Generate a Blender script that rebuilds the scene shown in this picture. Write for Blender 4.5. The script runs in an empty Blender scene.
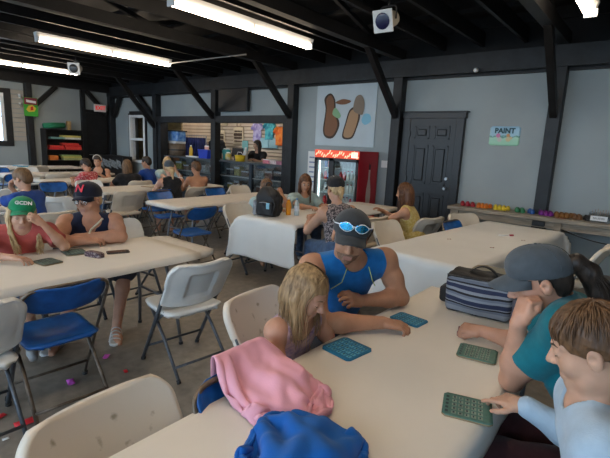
import bpy, bmesh, math, random
import numpy as np
from mathutils import Vector, Matrix

random.seed(7)
rng = np.random.default_rng(7)
SC = bpy.context.scene
COL = SC.collection
PI = math.pi

# ------------------------------------------------------------------ materials
MATS = {}


def mat(name, col, rough=0.6, var=0.0, scale=8.0, bump=0.0, bscale=60.0, metal=0.0, col2=None, stretch=None, spec=0.4,
        detail=4.0, lo=0.35, hi=0.65, sheen=0.0, sss=0.0):
    """principled material; optional noise between col and col2 (or darker/lighter col) and noise bump"""
    if name in MATS:
        return MATS[name]
    m = bpy.data.materials.new(name)
    m.use_nodes = True
    nt = m.node_tree
    b = nt.nodes['Principled BSDF']
    b.inputs['Base Color'].default_value = (*col, 1)
    b.inputs['Roughness'].default_value = rough
    b.inputs['Metallic'].default_value = metal
    b.inputs['Specular IOR Level'].default_value = spec
    if sheen:
        b.inputs['Sheen Weight'].default_value = sheen
    if sss:
        b.inputs['Subsurface Weight'].default_value = sss
        b.inputs['Subsurface Radius'].default_value = (0.02, 0.008, 0.004)
        b.inputs['Subsurface Scale'].default_value = 0.5
    tc = nt.nodes.new('ShaderNodeTexCoord')
    src = tc.outputs['Object']
    if stretch:
        mp = nt.nodes.new('ShaderNodeMapping')
        mp.inputs['Scale'].default_value = stretch
        nt.links.new(src, mp.inputs['Vector'])
        src = mp.outputs['Vector']
    if var or col2:
        n = nt.nodes.new('ShaderNodeTexNoise')
        n.inputs['Scale'].default_value = scale
        n.inputs['Detail'].default_value = detail
        nt.links.new(src, n.inputs['Vector'])
        r = nt.nodes.new('ShaderNodeValToRGB')
        if col2 is None:
            c1 = tuple(max(0, c * (1 - var)) for c in col)
            c2 = tuple(min(1, c * (1 + var)) for c in col)
        else:
            c1, c2 = col, col2
        r.color_ramp.elements[0].color = (*c1, 1)
        r.color_ramp.elements[1].color = (*c2, 1)
        r.color_ramp.elements[0].position = lo
        r.color_ramp.elements[1].position = hi
        nt.links.new(n.outputs['Fac'], r.inputs['Fac'])
        nt.links.new(r.outputs['Color'], b.inputs['Base Color'])
    if bump:
        n2 = nt.nodes.new('ShaderNodeTexNoise')
        n2.inputs['Scale'].default_value = bscale
        n2.inputs['Detail'].default_value = 3
        nt.links.new(src, n2.inputs['Vector'])
        bp = nt.nodes.new('ShaderNodeBump')
        bp.inputs['Strength'].default_value = bump
        bp.inputs['Distance'].default_value = 0.01
        nt.links.new(n2.outputs['Fac'], bp.inputs['Height'])
        nt.links.new(bp.outputs['Normal'], b.inputs['Normal'])
    MATS[name] = m
    return m


def emis(name, col, st):
    if name in MATS:
        return MATS[name]
    m = bpy.data.materials.new(name)
    m.use_nodes = True
    b = m.node_tree.nodes['Principled BSDF']
    b.inputs['Base Color'].default_value = (*col, 1)
    b.inputs['Emission Color'].default_value = (*col, 1)
    b.inputs['Emission Strength'].default_value = st
    MATS[name] = m
    return m


def glass(name, tint=(1, 1, 1), gloss=0.08, rough=0.02):
    if name in MATS:
        return MATS[name]
    m = bpy.data.materials.new(name)
    m.use_nodes = True
    nt = m.node_tree
    nt.nodes.remove(nt.nodes['Principled BSDF'])
    t = nt.nodes.new('ShaderNodeBsdfTransparent')
    t.inputs[0].default_value = (*tint, 1)
    g = nt.nodes.new('ShaderNodeBsdfGlossy')
    g.inputs['Roughness'].default_value = rough
    mx = nt.nodes.new('ShaderNodeMixShader')
    mx.inputs[0].default_value = gloss
    nt.links.new(t.outputs[0], mx.inputs[1])
    nt.links.new(g.outputs[0], mx.inputs[2])
    nt.links.new(mx.outputs[0], nt.nodes['Material Output'].inputs[0])
    MATS[name] = m
    return m


# ------------------------------------------------------------------ object helpers
def link(o, parent=None):
    COL.objects.link(o)
    if parent is not None:
        o.parent = parent
    return o


def tag(o, label=None, cat=None, group=None, kind=None):
    if label:
        o['label'] = label
    if cat:
        o['category'] = cat
    if group:
        o['group'] = group
    if kind:
        o['kind'] = kind
    return o


def thing(name, label, cat, loc=(0, 0, 0), rz=0.0, group=None):
    o = bpy.data.objects.new(name, None)
    o.empty_display_size = 0.1
    COL.objects.link(o)
    o.location = loc
    o.rotation_euler = (0, 0, rz)
    return tag(o, label, cat, group)


def obj(name, bm, m, parent=None, smooth=False, mats=None):
    me = bpy.data.meshes.new(name)
    bm.normal_update()
    bm.to_mesh(me)
    bm.free()
    for mm in (mats or [m]):
        me.materials.append(mm)
    if smooth:
        me.polygons.foreach_set('use_smooth', [True] * len(me.polygons))
    o = bpy.data.objects.new(name, me)
    return link(o, parent)


def struct(name, bm, m, parent=None, smooth=False):
    o = obj(name, bm, m, parent, smooth)
    if parent is None:
        o['kind'] = 'structure'
    return o


def copy_tree(o, parent=None):
    c = o.copy()
    COL.objects.link(c)
    if parent is not None:
        c.parent = parent
    for ch in list(o.children):
        copy_tree(ch, c)
    return c


def bx(bm, x0, x1, y0, y1, z0, z1, bev=0.0, mi=0, seg=1):
    r = bmesh.ops.create_cube(bm, size=1.0)
    vs = r['verts']
    for v in vs:
        v.co = Vector((x0 + (v.co.x + .5) * (x1 - x0), y0 + (v.co.y + .5) * (y1 - y0), z0 + (v.co.z + .5) * (z1 - z0)))
    fs = set(f for v in vs for f in v.link_faces)
    for f in fs:
        f.material_index = mi
    if bev > 0:
        es = list(set(e for v in vs for e in v.link_edges))
        bmesh.ops.bevel(bm, geom=es, offset=bev, segments=seg, affect='EDGES', profile=0.5)
    return bm


def B(*a, **k):
    return bx(bmesh.new(), *a, **k)


def bar(bm, a, b, w, h, up=(0, 0, 1), mi=0):
    """rectangular bar from a to b, w across, h along up"""
    a, b, up = Vector(a), Vector(b), Vector(up)
    d = (b - a).normalized()
    s = d.cross(up)
    if s.length < 1e-4:
        s = d.cross(Vector((1, 0, 0)))
    s.normalize()
    u = s.cross(d).normalized()
    vs = []
    for p in (a, b):
        for sx, sy in ((-1, -1), (1, -1), (1, 1), (-1, 1)):
            vs.append(bm.verts.new(p + s * (sx * w / 2) + u * (sy * h / 2)))
    q = [(3, 2, 1, 0), (4, 5, 6, 7), (0, 1, 5, 4), (1, 2, 6, 5), (2, 3, 7, 6), (3, 0, 4, 7)]
    for f in q:
        bm.faces.new([vs[i] for i in f]).material_index = mi
    return bm


def tube(bm, pts, r, n=8, mi=0, caps=True):
    """swept tube; r a number or list"""
    pts = [Vector(p) for p in pts]
    rings = []
    ref = None
    for i, p in enumerate(pts):
        if i == 0:
            d = pts[1] - p
        elif i == len(pts) - 1:
            d = p - pts[i - 1]
        else:
            d = (pts[i + 1] - p).normalized() + (p - pts[i - 1]).normalized()
        d.normalize()
        if ref is None:
            ref = Vector((0, 0, 1)) if abs(d.z) < .9 else Vector((1, 0, 0))
        s = d.cross(ref)
        if s.length < 1e-5:
            s = d.orthogonal()
        s.normalize()
        u = s.cross(d).normalized()
        ref = u
        rr = r[i] if isinstance(r, (list, tuple)) else r
        rings.append([bm.verts.new(p + (s * math.cos(2 * PI * k / n) + u * math.sin(2 * PI * k / n)) * rr) for k in range(n)])
    for a, b in zip(rings, rings[1:]):
        for k in range(n):
            f = bm.faces.new((a[k], a[(k + 1) % n], b[(k + 1) % n], b[k]))
            f.smooth = True
            f.material_index = mi
    if caps:
        for ring, rev in ((rings[0], True), (rings[-1], False)):
            try:
                f = bm.faces.new(ring[::-1] if rev else ring)
                f.material_index = mi
            except Exception:
                pass
    return bm


def rounded(pts, rad=0.05, n=4):
    """round the corners of a polyline"""
    pts = [Vector(p) for p in pts]
    out = [pts[0]]
    for a, b, c in zip(pts, pts[1:], pts[2:]):
        d1 = (a - b); d2 = (c - b)
        r = min(rad, d1.length * .45, d2.length * .45)
        p1 = b + d1.normalized() * r; p2 = b + d2.normalized() * r
        for i in range(n + 1):
            t = i / n
            out.append(p1 * (1 - t) ** 2 + b * 2 * t * (1 - t) + p2 * t * t)
    out.append(pts[-1])
    return out


def lathe(bm, prof, n=20, c=(0, 0, 0), mi=0):
    """profile [(r,z),...] around the z axis"""
    rings = []
    for r, z in prof:
        if r < 1e-5:
            rings.append([bm.verts.new((c[0], c[1], c[2] + z))])
        else:
            rings.append([bm.verts.new((c[0] + r * math.cos(2 * PI * k / n), c[1] + r * math.sin(2 * PI * k / n), c[2] + z)) for k in range(n)])
    for a, b in zip(rings, rings[1:]):
        for k in range(n):
            if len(a) == 1 and len(b) == 1:
                continue
            if len(a) == 1:
                f = bm.faces.new((a[0], b[(k + 1) % n], b[k]))
            elif len(b) == 1:
                f = bm.faces.new((a[k], a[(k + 1) % n], b[0]))
            else:
                f = bm.faces.new((a[k], a[(k + 1) % n], b[(k + 1) % n], b[k]))
            f.smooth = True
            f.material_index = mi
    return bm


def sheet(fn, nu, nv, thick, mi=0, bm=None):
    """closed slab from a grid fn(u,v) (u,v in -1..1) thickened along its normal; thick number or fn(u,v)"""
    bm = bm or bmesh.new()
    P = [[Vector(fn(-1 + 2 * i / nu, -1 + 2 * j / nv)) for j in range(nv + 1)] for i in range(nu + 1)]
    top, bot = [], []
    for i in range(nu + 1):
        rt, rb = [], []
        for j in range(nv + 1):
            du = P[min(i + 1, nu)][j] - P[max(i - 1, 0)][j]
            dv = P[i][min(j + 1, nv)] - P[i][max(j - 1, 0)]
            n = du.cross(dv)
            if n.length < 1e-9:
                n = Vector((0, 0, 1))
            n.normalize()
            t = thick(-1 + 2 * i / nu, -1 + 2 * j / nv) if callable(thick) else thick
            rt.append(bm.verts.new(P[i][j]))
            rb.append(bm.verts.new(P[i][j] - n * t))
        top.append(rt); bot.append(rb)
    F = []
    for i in range(nu):
        for j in range(nv):
            F.append((top[i][j], top[i + 1][j], top[i + 1][j + 1], top[i][j + 1]))
            F.append((bot[i][j], bot[i][j + 1], bot[i + 1][j + 1], bot[i + 1][j]))
    for i in range(nu):
        F.append((top[i][0], bot[i][0], bot[i + 1][0], top[i + 1][0]))
        F.append((top[i][nv], top[i + 1][nv], bot[i + 1][nv], bot[i][nv]))
    for j in range(nv):
        F.append((top[0][j], top[0][j + 1], bot[0][j + 1], bot[0][j]))
        F.append((top[nu][j], bot[nu][j], bot[nu][j + 1], top[nu][j + 1]))
    for f in F:
        try:
            ff = bm.faces.new(f)
            ff.smooth = True
            ff.material_index = mi
        except Exception:
            pass
    return bm


def prism(bm, poly, y0, y1, mi=0):
    """polygon [(x,z)] extruded along y"""
    a = [bm.verts.new((x, y0, z)) for x, z in poly]
    b = [bm.verts.new((x, y1, z)) for x, z in poly]
    n = len(poly)
    fs = [bm.faces.new(a[::-1]), bm.faces.new(b)]
    for i in range(n):
        fs.append(bm.faces.new((a[i], a[(i + 1) % n], b[(i + 1) % n], b[i])))
    for f in fs:
        f.material_index = mi
    bmesh.ops.recalc_face_normals(bm, faces=fs)
    return bm


def xform(bm, M):
    bmesh.ops.transform(bm, matrix=M, verts=bm.verts)
    return bm


def text_mesh(name, s, size, m, parent, M, depth=0.002, bold=0.0, align='CENTER'):
    cu = bpy.data.curves.new(name, 'FONT')
    cu.body = s
    cu.size = size
    cu.extrude = depth
    cu.offset = bold
    cu.align_x = align
    cu.align_y = 'CENTER'
    cu.resolution_u = 3
    t = bpy.data.objects.new(name, cu)
    COL.objects.link(t)
    bpy.context.view_layer.update()
    dg = bpy.context.evaluated_depsgraph_get()
    me = bpy.data.meshes.new_from_object(t.evaluated_get(dg))
    COL.objects.unlink(t)
    bpy.data.objects.remove(t)
    me.name = name
    me.materials.clear()
    me.materials.append(m)
    o = bpy.data.objects.new(name, me)
    me.transform(M)
    return link(o, parent)


def frame_z(xa, ya, loc):
    """matrix whose local x,y axes are xa, ya"""
    xa = Vector(xa).normalized(); ya = Vector(ya)
    za = xa.cross(ya).normalized(); ya = za.cross(xa)
    M = Matrix((xa, ya, za)).transposed().to_4x4()
    M.translation = Vector(loc)
    return M


# ------------------------------------------------------------------ signed-distance modelling
def V3(*a):
    return np.array(a if len(a) > 1 else a[0], dtype=np.float64)


def unit(v):
    v = np.asarray(v, float)
    return v / (np.linalg.norm(v) + 1e-12)


def fr(fwd, up=(0, 0, 1)):
    """3x3 whose columns are right, forward, up"""
    f = unit(fwd)
    r = unit(np.cross(f, up))
    u = np.cross(r, f)
    return np.stack([r, f, u], 1)


class Sdf:
    def __init__(self):
        self.ops = []

    def cone(self, a, b, ra, rb=None, k=0.02, mode='u'):
        a, b = V3(a), V3(b)
        rb = ra if rb is None else rb
        self.ops.append(('c', a, b, ra, rb, k, mode))
        return self

    def chain(self, pts, rs, k=0.02, mode='u'):
        for i in range(len(pts) - 1):
            self.cone(pts[i], pts[i + 1], rs[i], rs[i + 1], k, mode)
        return self

    def ball(self, c, r, k=0.02, mode='u'):
        return self.cone(c, V3(c) + V3(0, 0, 1e-4), r, r, k, mode)

    def ell(self, c, r, R=None, k=0.02, mode='u'):
        self.ops.append(('e', V3(c), V3(r), np.eye(3) if R is None else R, k, mode))
        return self

    def box(self, c, h, rad=0.01, R=None, k=0.02, mode='u'):
        self.ops.append(('b', V3(c), V3(h), rad, np.eye(3) if R is None else R, k, mode))
        return self

    def plane(self, p, n, k=0.0):
        """cut away the side n points to"""
        self.ops.append(('p', V3(p), unit(n), k, 's'))
        return self

    def noise(self, amp, fn):
        self.ops.append(('n', amp, fn))
        return self

    def bounds(self):
        lo = V3(9e9, 9e9, 9e9); hi = -lo
        for o in self.ops:
            if o[-1] != 'u':
                continue
            if o[0] == 'c':
                r = max(o[3], o[4])
                lo = np.minimum(lo, np.minimum(o[1], o[2]) - r); hi = np.maximum(hi, np.maximum(o[1], o[2]) + r)
            elif o[0] in 'eb':
                h = o[2] + (o[3] if o[0] == 'b' else 0)
                R = o[4] if o[0] == 'b' else o[3]
                e = np.abs(R) @ h
                lo = np.minimum(lo, o[1] - e); hi = np.maximum(hi, o[1] + e)
        return lo, hi

    def mesh(self, h, clip_hi=None):
        lo, hi = self.bounds()
        lo = lo - 3 * h - 0.012; hi = hi + 3 * h + 0.012
        n = np.ceil((hi - lo) / h).astype(int) + 1
        ax = [(lo[i] + h * np.arange(n[i])).astype(np.float32) for i in range(3)]
        F = np.full(n, 0.5, np.float32)
        for o in self.ops:
            t = o[0]
            if t == 'p':
                X, Y, Z = ax[0][:, None, None], ax[1][None, :, None], ax[2][None, None, :]
                d = (X - o[1][0]) * o[2][0] + (Y - o[1][1]) * o[2][1] + (Z - o[1][2]) * o[2][2]
                np.maximum(F, d.astype(np.float32), out=F)
                continue
            if t == 'n':
                m = np.abs(F) < 0.05
                I = np.nonzero(m)
                F[I] += (o[1] * o[2](ax[0][I[0]], ax[1][I[1]], ax[2][I[2]])).astype(np.float32)
                continue
            k, mode = o[-2], o[-1]
            if t == 'c':
                r = max(o[3], o[4])
                blo = np.minimum(o[1], o[2]) - r; bhi = np.maximum(o[1], o[2]) + r
            else:
                hh = o[2] + (o[3] if t == 'b' else 0)
                R = o[4] if t == 'b' else o[3]
                e = np.abs(R) @ hh
                blo = o[1] - e; bhi = o[1] + e
            mg = k * 1.2 + 3 * h
            s = []
            for i in range(3):
                a = max(0, int((blo[i] - mg - lo[i]) / h)); b = min(n[i], int((bhi[i] + mg - lo[i]) / h) + 2)
                s.append(slice(a, max(a, b)))
            s = tuple(s)
            if any(q.stop <= q.start for q in s):
                continue
            X, Y, Z = ax[0][s[0]][:, None, None], ax[1][s[1]][None, :, None], ax[2][s[2]][None, None, :]
            if t == 'c':
                a, b = o[1].astype(np.float32), o[2].astype(np.float32)
                ba = b - a
                px, py, pz = X - a[0], Y - a[1], Z - a[2]
                tt = np.clip((px * ba[0] + py * ba[1] + pz * ba[2]) / float(ba @ ba + 1e-12), 0, 1)
                d = np.sqrt((px - tt * ba[0]) ** 2 + (py - tt * ba[1]) ** 2 + (pz - tt * ba[2]) ** 2) - (o[3] + (o[4] - o[3]) * tt)
            else:
                R = (o[4] if t == 'b' else o[3]).astype(np.float32)
                px, py, pz = X - np.float32(o[1][0]), Y - np.float32(o[1][1]), Z - np.float32(o[1][2])
                q = [px * R[0, j] + py * R[1, j] + pz * R[2, j] for j in range(3)]
                if t == 'e':
                    r = o[2].astype(np.float32)
                    k0 = np.sqrt((q[0] / r[0]) ** 2 + (q[1] / r[1]) ** 2 + (q[2] / r[2]) ** 2)
                    k1 = np.sqrt((q[0] / r[0] ** 2) ** 2 + (q[1] / r[1] ** 2) ** 2 + (q[2] / r[2] ** 2) ** 2)
                    d = k0 * (k0 - 1) / (k1 + 1e-9)
                    d = np.where(k0 < 1e-3, -np.float32(r.min()), d)
                else:
                    w = [np.abs(q[j]) - np.float32(o[2][j] - o[3]) for j in range(3)]
                    d = np.sqrt(sum(np.maximum(v, 0) ** 2 for v in w)) + np.minimum(np.maximum(np.maximum(w[0], w[1]), w[2]), 0) - o[3]
            S = F[s]
            if mode == 'u':
                if k > 0:
                    hh = np.maximum(k - np.abs(S - d), 0) / k
                    S = np.minimum(S, d) - hh * hh * k * 0.25
                else:
                    S = np.minimum(S, d)
            else:
                if k > 0:
                    hh = np.maximum(k - np.abs(S + d), 0) / k
                    S = np.maximum(S, -d) + hh * hh * k * 0.25
                else:
                    S = np.maximum(S, -d)
            F[s] = S
        return surfnets(F, lo, h)


def surfnets(F, lo, h):
    s = F < 0
    c = np.zeros(tuple(np.array(F.shape) - 1), np.int8)
    sl = [slice(0, -1), slice(1, None)]
    for i in (0, 1):
        for j in (0, 1):
            for k in (0, 1):
                c += s[sl[i], sl[j], sl[k]]
    I = np.nonzero((c > 0) & (c < 8))
    N = len(I[0])
    idx = np.full(c.shape, -1, np.int32)
    idx[I] = np.arange(N)
    acc = np.zeros((N, 3)); cnt = np.zeros(N)
    val = {}
    for i in (0, 1):
        for j in (0, 1):
            for k in (0, 1):
                val[(i, j, k)] = F[I[0] + i, I[1] + j, I[2] + k].astype(np.float64)
    cs = list(val)
    for a in cs:
        for ax in range(3):
            if a[ax]:
                continue
            b = list(a); b[ax] = 1; b = tuple(b)
            va, vb = val[a], val[b]
            m = (va < 0) != (vb < 0)
            t = va[m] / (va[m] - vb[m])
            p = np.tile(np.array(a, float), (len(t), 1))
            p[:, ax] = t
            acc[m] += p
            cnt[m] += 1
    P = np.stack(I, 1) + acc / cnt[:, None]
    verts = P * h + lo
    quads = []
    for ax in range(3):
        a = [slice(1, -1)] * 3; b = [slice(1, -1)] * 3
        a[ax] = slice(0, -1); b[ax] = slice(1, None)
        sa, sb = s[tuple(a)], s[tuple(b)]
        for flip in (False, True):
            J = np.nonzero(sa & ~sb) if not flip else np.nonzero(~sa & sb)
            if len(J[0]) == 0:
                continue
            g = [J[q] + (0 if q == ax else 1) for q in range(3)]
            u, v = (ax + 1) % 3, (ax + 2) % 3

            def at(du, dv):
                q = [g[0].copy(), g[1].copy(), g[2].copy()]
                q[u] += du; q[v] += dv
                return idx[q[0], q[1], q[2]]
            Q = np.stack([at(-1, -1), at(0, -1), at(0, 0), at(-1, 0)], 1)
            quads.append(Q[:, ::-1] if flip else Q)
    quads = np.concatenate(quads)
    return verts, quads


def np_obj(name, verts, quads, mats, parent=None, mi=None):
    me = bpy.data.meshes.new(name)
    nv, nq = len(verts), len(quads)
    me.vertices.add(nv)
    me.vertices.foreach_set('co', np.asarray(verts, np.float32).ravel())
    me.loops.add(nq * 4)
    me.loops.foreach_set('vertex_index', np.asarray(quads, np.int32).ravel())
    me.polygons.add(nq)
    me.polygons.foreach_set('loop_start', np.arange(0, nq * 4, 4, dtype=np.int32))
    me.polygons.foreach_set('use_smooth', np.ones(nq, bool))
    for m in mats:
        me.materials.append(m)
    if mi is not None:
        me.polygons.foreach_set('material_index', np.asarray(mi, np.int32))
    me.update(calc_edges=True)
    me.validate()
    o = bpy.data.objects.new(name, me)
    return link(o, parent)


def sdf_obj(name, sd, h, m, parent=None):
    v, q = sd.mesh(h)
    return np_obj(name, v, q, [m], parent)


def ridges(seed, kvec, warp=1.2, wf=9.0):
    r = np.random.default_rng(seed)
    k = np.array(kvec, float)
    w = r.normal(size=(4, 3)) * wf
    ph = r.uniform(0, 6.28, 6)

    def fn(x, y, z):
        a = warp * (np.sin(w[0, 0] * x + w[0, 1] * y + w[0, 2] * z + ph[0]) + .7 * np.sin(w[1, 0] * x * 1.8 + w[1, 1] * y * 1.8 + w[1, 2] * z * 1.8 + ph[1]))
        p = k[0] * x + k[1] * y + k[2] * z + ph[2] + a
        g = .55 + .45 * np.sin(w[2, 0] * x + w[2, 1] * y + w[2, 2] * z + ph[3])
        p2 = .6 * (k[1] * x - k[0] * y) + 1.5 * k[2] * z + ph[4] + 1.6 * a
        return -(np.abs(np.sin(p)) ** .8) * g - .35 * np.abs(np.sin(p2)) * (1.2 - g) + .5
    return fn


def folds(seed, f=30.0, dirn=(0, 0, 1)):
    r = np.random.default_rng(seed)
    ks = r.normal(size=(5, 3)) * f
    ph = r.uniform(0, 6.28, 5)

    def fn(x, y, z):
        a = np.zeros_like(x)
        for i in range(5):
            w = np.sin(ks[i, 0] * .5 * x + ks[i, 2] * .5 * y + ks[i, 1] * .4 * z + ph[i] * 2)
            a = a + np.sin(ks[i, 0] * x + ks[i, 1] * y + ks[i, 2] * z + ph[i] + 1.3 * w)
        return a / 3.0
    return fn
# ------------------------------------------------------------------ room
YB, XL, XR, YF = 7.2, -13.9, 2.6, -4.2
M_wall = mat('wall_paint', (.31, .355, .37), .75, var=.06, scale=1.2, bump=.06, bscale=90)
M_black = mat('black_paint', (.007, .007, .008), .55, var=.35, scale=5, bump=.15, bscale=30, stretch=(1, 1, 1))
M_post = mat('post_charcoal', (.011, .013, .016), .5, var=.3, scale=6, bump=.2, bscale=40)
M_deck = mat('roof_deck', (.006, .006, .007), .8, var=.3, scale=3)
M_white = mat('white_trim', (.75, .76, .76), .5)
M_dark = mat('dark_plastic', (.02, .02, .022), .4)
M_steel = mat('grey_steel', (.32, .33, .34), .35, metal=.8)


def floor_mat():
    m = mat('floor_concrete', (.085, .075, .063), .42, spec=.5)
    nt = m.node_tree
    b = nt.nodes['Principled BSDF']
    tc = [n for n in nt.nodes if n.type == 'TEX_COORD'][0]
    n1 = nt.nodes.new('ShaderNodeTexNoise'); n1.inputs['Scale'].default_value = .9; n1.inputs['Detail'].default_value = 8; n1.inputs['Roughness'].default_value = .7
    n2 = nt.nodes.new('ShaderNodeTexNoise'); n2.inputs['Scale'].default_value = 14; n2.inputs['Detail'].default_value = 5
    nt.links.new(tc.outputs['Object'], n1.inputs['Vector']); nt.links.new(tc.outputs['Object'], n2.inputs['Vector'])
    r = nt.nodes.new('ShaderNodeValToRGB')
    e = r.color_ramp.elements
    e[0].position = .3; e[0].color = (.135, .118, .098, 1)
    e[1].position = .72; e[1].color = (.31, .27, .222, 1)
    x = r.color_ramp.elements.new(.5); x.color = (.21, .183, .152, 1)
    nt.links.new(n1.outputs['Fac'], r.inputs['Fac'])
    mx = nt.nodes.new('ShaderNodeMixRGB'); mx.blend_type = 'OVERLAY'; mx.inputs[0].default_value = .5
    nt.links.new(r.outputs['Color'], mx.inputs[1]); nt.links.new(n2.outputs['Fac'], mx.inputs[2])
    nt.links.new(mx.outputs[0], b.inputs['Base Color'])
    mr = nt.nodes.new('ShaderNodeMapRange'); mr.inputs[3].default_value = .3; mr.inputs[4].default_value = .6
    nt.links.new(n1.outputs['Fac'], mr.inputs[0]); nt.links.new(mr.outputs[0], b.inputs['Roughness'])
    bp = nt.nodes.new('ShaderNodeBump'); bp.inputs['Strength'].default_value = .12; bp.inputs['Distance'].default_value = .01
    nt.links.new(n2.outputs['Fac'], bp.inputs['Height']); nt.links.new(bp.outputs['Normal'], b.inputs['Normal'])
    return m


struct('floor', B(XL - .2, XR + .2, YF, 9.4, -.12, 0), floor_mat())
struct('ground', B(-40, 30, -40, YF - .01, -.2, -.02), mat('outside_gravel', (.42, .41, .39), .9, var=.2, scale=20))

# back wall with the serving hatch, door and window cut out
bm = bmesh.new()
def wp(x0, x1, z0, z1):
    bx(bm, x0, x1, YB, YB + .12, z0, z1)
wp(XL, -12.82, 0, 3.7); wp(-12.82, -12.0, 0, .86); wp(-12.82, -12.0, 2.26, 3.7); wp(-12.0, -11.12, 0, 3.7)
wp(-11.12, -6.3, 2.16, 3.7); wp(-6.3, -3.56, 0, 3.7); wp(-3.56, -2.66, 2.1, 3.7); wp(-2.66, XR, 0, 3.7)
struct('wall_back', bm, M_wall)
bm = bmesh.new()
bx(bm, XL - .12, XL, YF, 3.0, 0, 3.7); bx(bm, XL - .12, XL, 3.0, 4.28, 0, 1.3); bx(bm, XL - .12, XL, 3.0, 4.28, 2.62, 3.7)
bx(bm, XL - .12, XL, 4.28, 6.3, 0, 3.7); bx(bm, XL - .12, XL, 6.3, 7.02, 2.26, 3.7); bx(bm, XL - .12, XL, 7.02, YB + .12, 0, 3.7)
struct('wall_left', bm, M_wall)
struct('wall_right', B(XR, XR + .12, YF, YB + .12, 0, 3.7), M_wall)
struct('ceiling', B(XL - .1, XR + .1, YF - .2, YB + .12, 3.62, 3.72), M_deck)

# concession room behind the hatch
M_slat = mat('slatwall', (.60, .50, .39), .6, var=.08, scale=3)
bm = bmesh.new()
for i in range(24):
    z = .15 + i * .1
    bx(bm, -13.7, -6.0, 8.89, 8.93, z, z + .079, .006)
struct('wall_slatted', bm, M_slat)
struct('wall_slat_backing', B(-13.7, -6.0, 8.96, 8.99, 0, 2.6), mat('slat_groove_shade', (.26, .21, .155), .7))  # darker colour paints the shade inside the slat grooves
struct('wall_hatch_side', B(-6.05, -5.95, YB + .12, 9.0, 0, 2.6), M_wall)
struct('wall_hatch_end', B(-13.8, -13.7, YB + .12, 9.0, 0, 2.6), M_wall)
struct('ceiling_hatch', B(-13.8, -5.95, YB + .12, 9.0, 2.6, 2.66), M_deck)

# roof timbers: posts, wall beams, knee braces, trusses, joists, purlins
PX = [-11.27, -8.7, -6.2, -3.75, -1.3]
def beam(name, a, b, w, h, m=M_black, up=(0, 0, 1)):
    return struct(name, bar(bmesh.new(), a, b, w, h, up), m)
beam('beam', (XL, 7.1, 2.94), (XR, 7.1, 2.94), .18, .28, M_post)
beam('beam', (XL + .09, YF, 3.02), (XL + .09, 7.0, 3.02), .18, .22)
struct('trim_1', B(XL + .18, XR, 7.16, 7.2, 2.76, 2.8), M_black)
struct('trim_7', B(XL + .02, XR, 7.17, 7.19, 3.07, 3.62), M_deck)
struct('trim_8', B(XL + .01, XL + .03, YF, 7.17, 3.1, 3.62), M_deck)
for x in PX + [1.15]:
    struct('post', B(x - .085, x + .085, 7.02, 7.2, 0, 2.80, .006), M_post)
    if x < 1:
        beam('brace', (x, 7.04, 2.15 if x > -10 else 1.9), (x, 5.95, 3.14), .09, .11)
    # truss: bottom chord with webs and a sloping top chord
    beam('truss_chord', (x, YF, 3.16), (x, 7.1, 3.16), .13, .16)
    for y0, y1 in ((-3.4, -2.2), (-1.0, -2.2), (-1.0, .2), (1.4, .2), (1.4, 2.6), (3.8, 2.6), (3.8, 5.0), (6.2, 5.0)):
        bm = bar(bmesh.new(), (x, y0, 3.24), (x, y1, 3.56), .06, .06)
        struct('truss_web', bm, M_black)
struct('post', B(XL, XL + .16, 4.68, 4.84, 0, 2.92, .006), M_post)
struct('post', B(XL, XL + .17, 7.02, 7.2, 0, 2.92, .006), M_post)
struct('post', B(XL, XL + .1, 6.18, 6.3, 0, 2.92), M_post)
beam('brace', (XL + .08, 4.86, 2.28), (XL + .08, 5.5, 2.92), .1, .12)
beam('brace', (XL + .08, 6.95, 2.25), (XL + .08, 6.35, 2.9), .1, .12)
beam('brace', (XL + .25, 7.1, 2.2), (-13.2, 7.1, 2.84), .1, .12)
beam('brace', (-11.36, 7.1, 2.1), (-12.25, 7.1, 2.84), .1, .12)
x = XL + .5
while x < XR:
    if min(abs(x - p) for p in PX) > .16:
        beam('joist', (x, YF, 3.28), (x, 7.15, 3.28), .045, .2)
    x += .61
y = YF + .3
while y < 7.2:
    beam('purlin', (XL, y, 3.47), (XR, y, 3.47), .09, .05, M_deck)
    y += .85

# serving hatch frame
struct('trim_2', B(-11.18, -6.28, 7.03, 7.22, 2.03, 2.19, .004), M_post)
struct('trim_3', B(-11.16, -11.02, 7.06, 7.3, 0, 2.03), M_post)
struct('trim_4', B(-6.42, -6.28, 7.06, 7.3, 0, 2.03), M_post)

# narrow white window beside the hatch
w = struct('window_1', B(-12.86, -11.96, 7.17, 7.2, 2.24, 2.36), M_black)
bm = bmesh.new()
for a in ((-12.84, -12.76), (-12.06, -11.98)):
    bx(bm, a[0], a[1], 7.14, 7.3, .84, 2.25, .004)
for z in (.84, 1.5, 2.17):
    bx(bm, -12.76, -12.06, 7.15, 7.29, z, z + .075, .004)
obj('window_frame', bm, M_white, w)
bm = bmesh.new(); bx(bm, -12.9, -12.84, 7.16, 7.2, .8, 2.3); bx(bm, -11.98, -11.92, 7.16, 7.2, .8, 2.3)
obj('casing', bm, M_black, w)
obj('pane', B(-12.76, -12.06, 7.22, 7.228, .9, 2.18), glass('window_glass', (.95, .97, 1)), w)
struct('trim_5', B(-13.7, -11.3, 7.95, 8.0, .5, 2.5), mat('plywood', (.42, .30, .15), .7, var=.2, scale=3, stretch=(1, 1, 6)))

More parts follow.
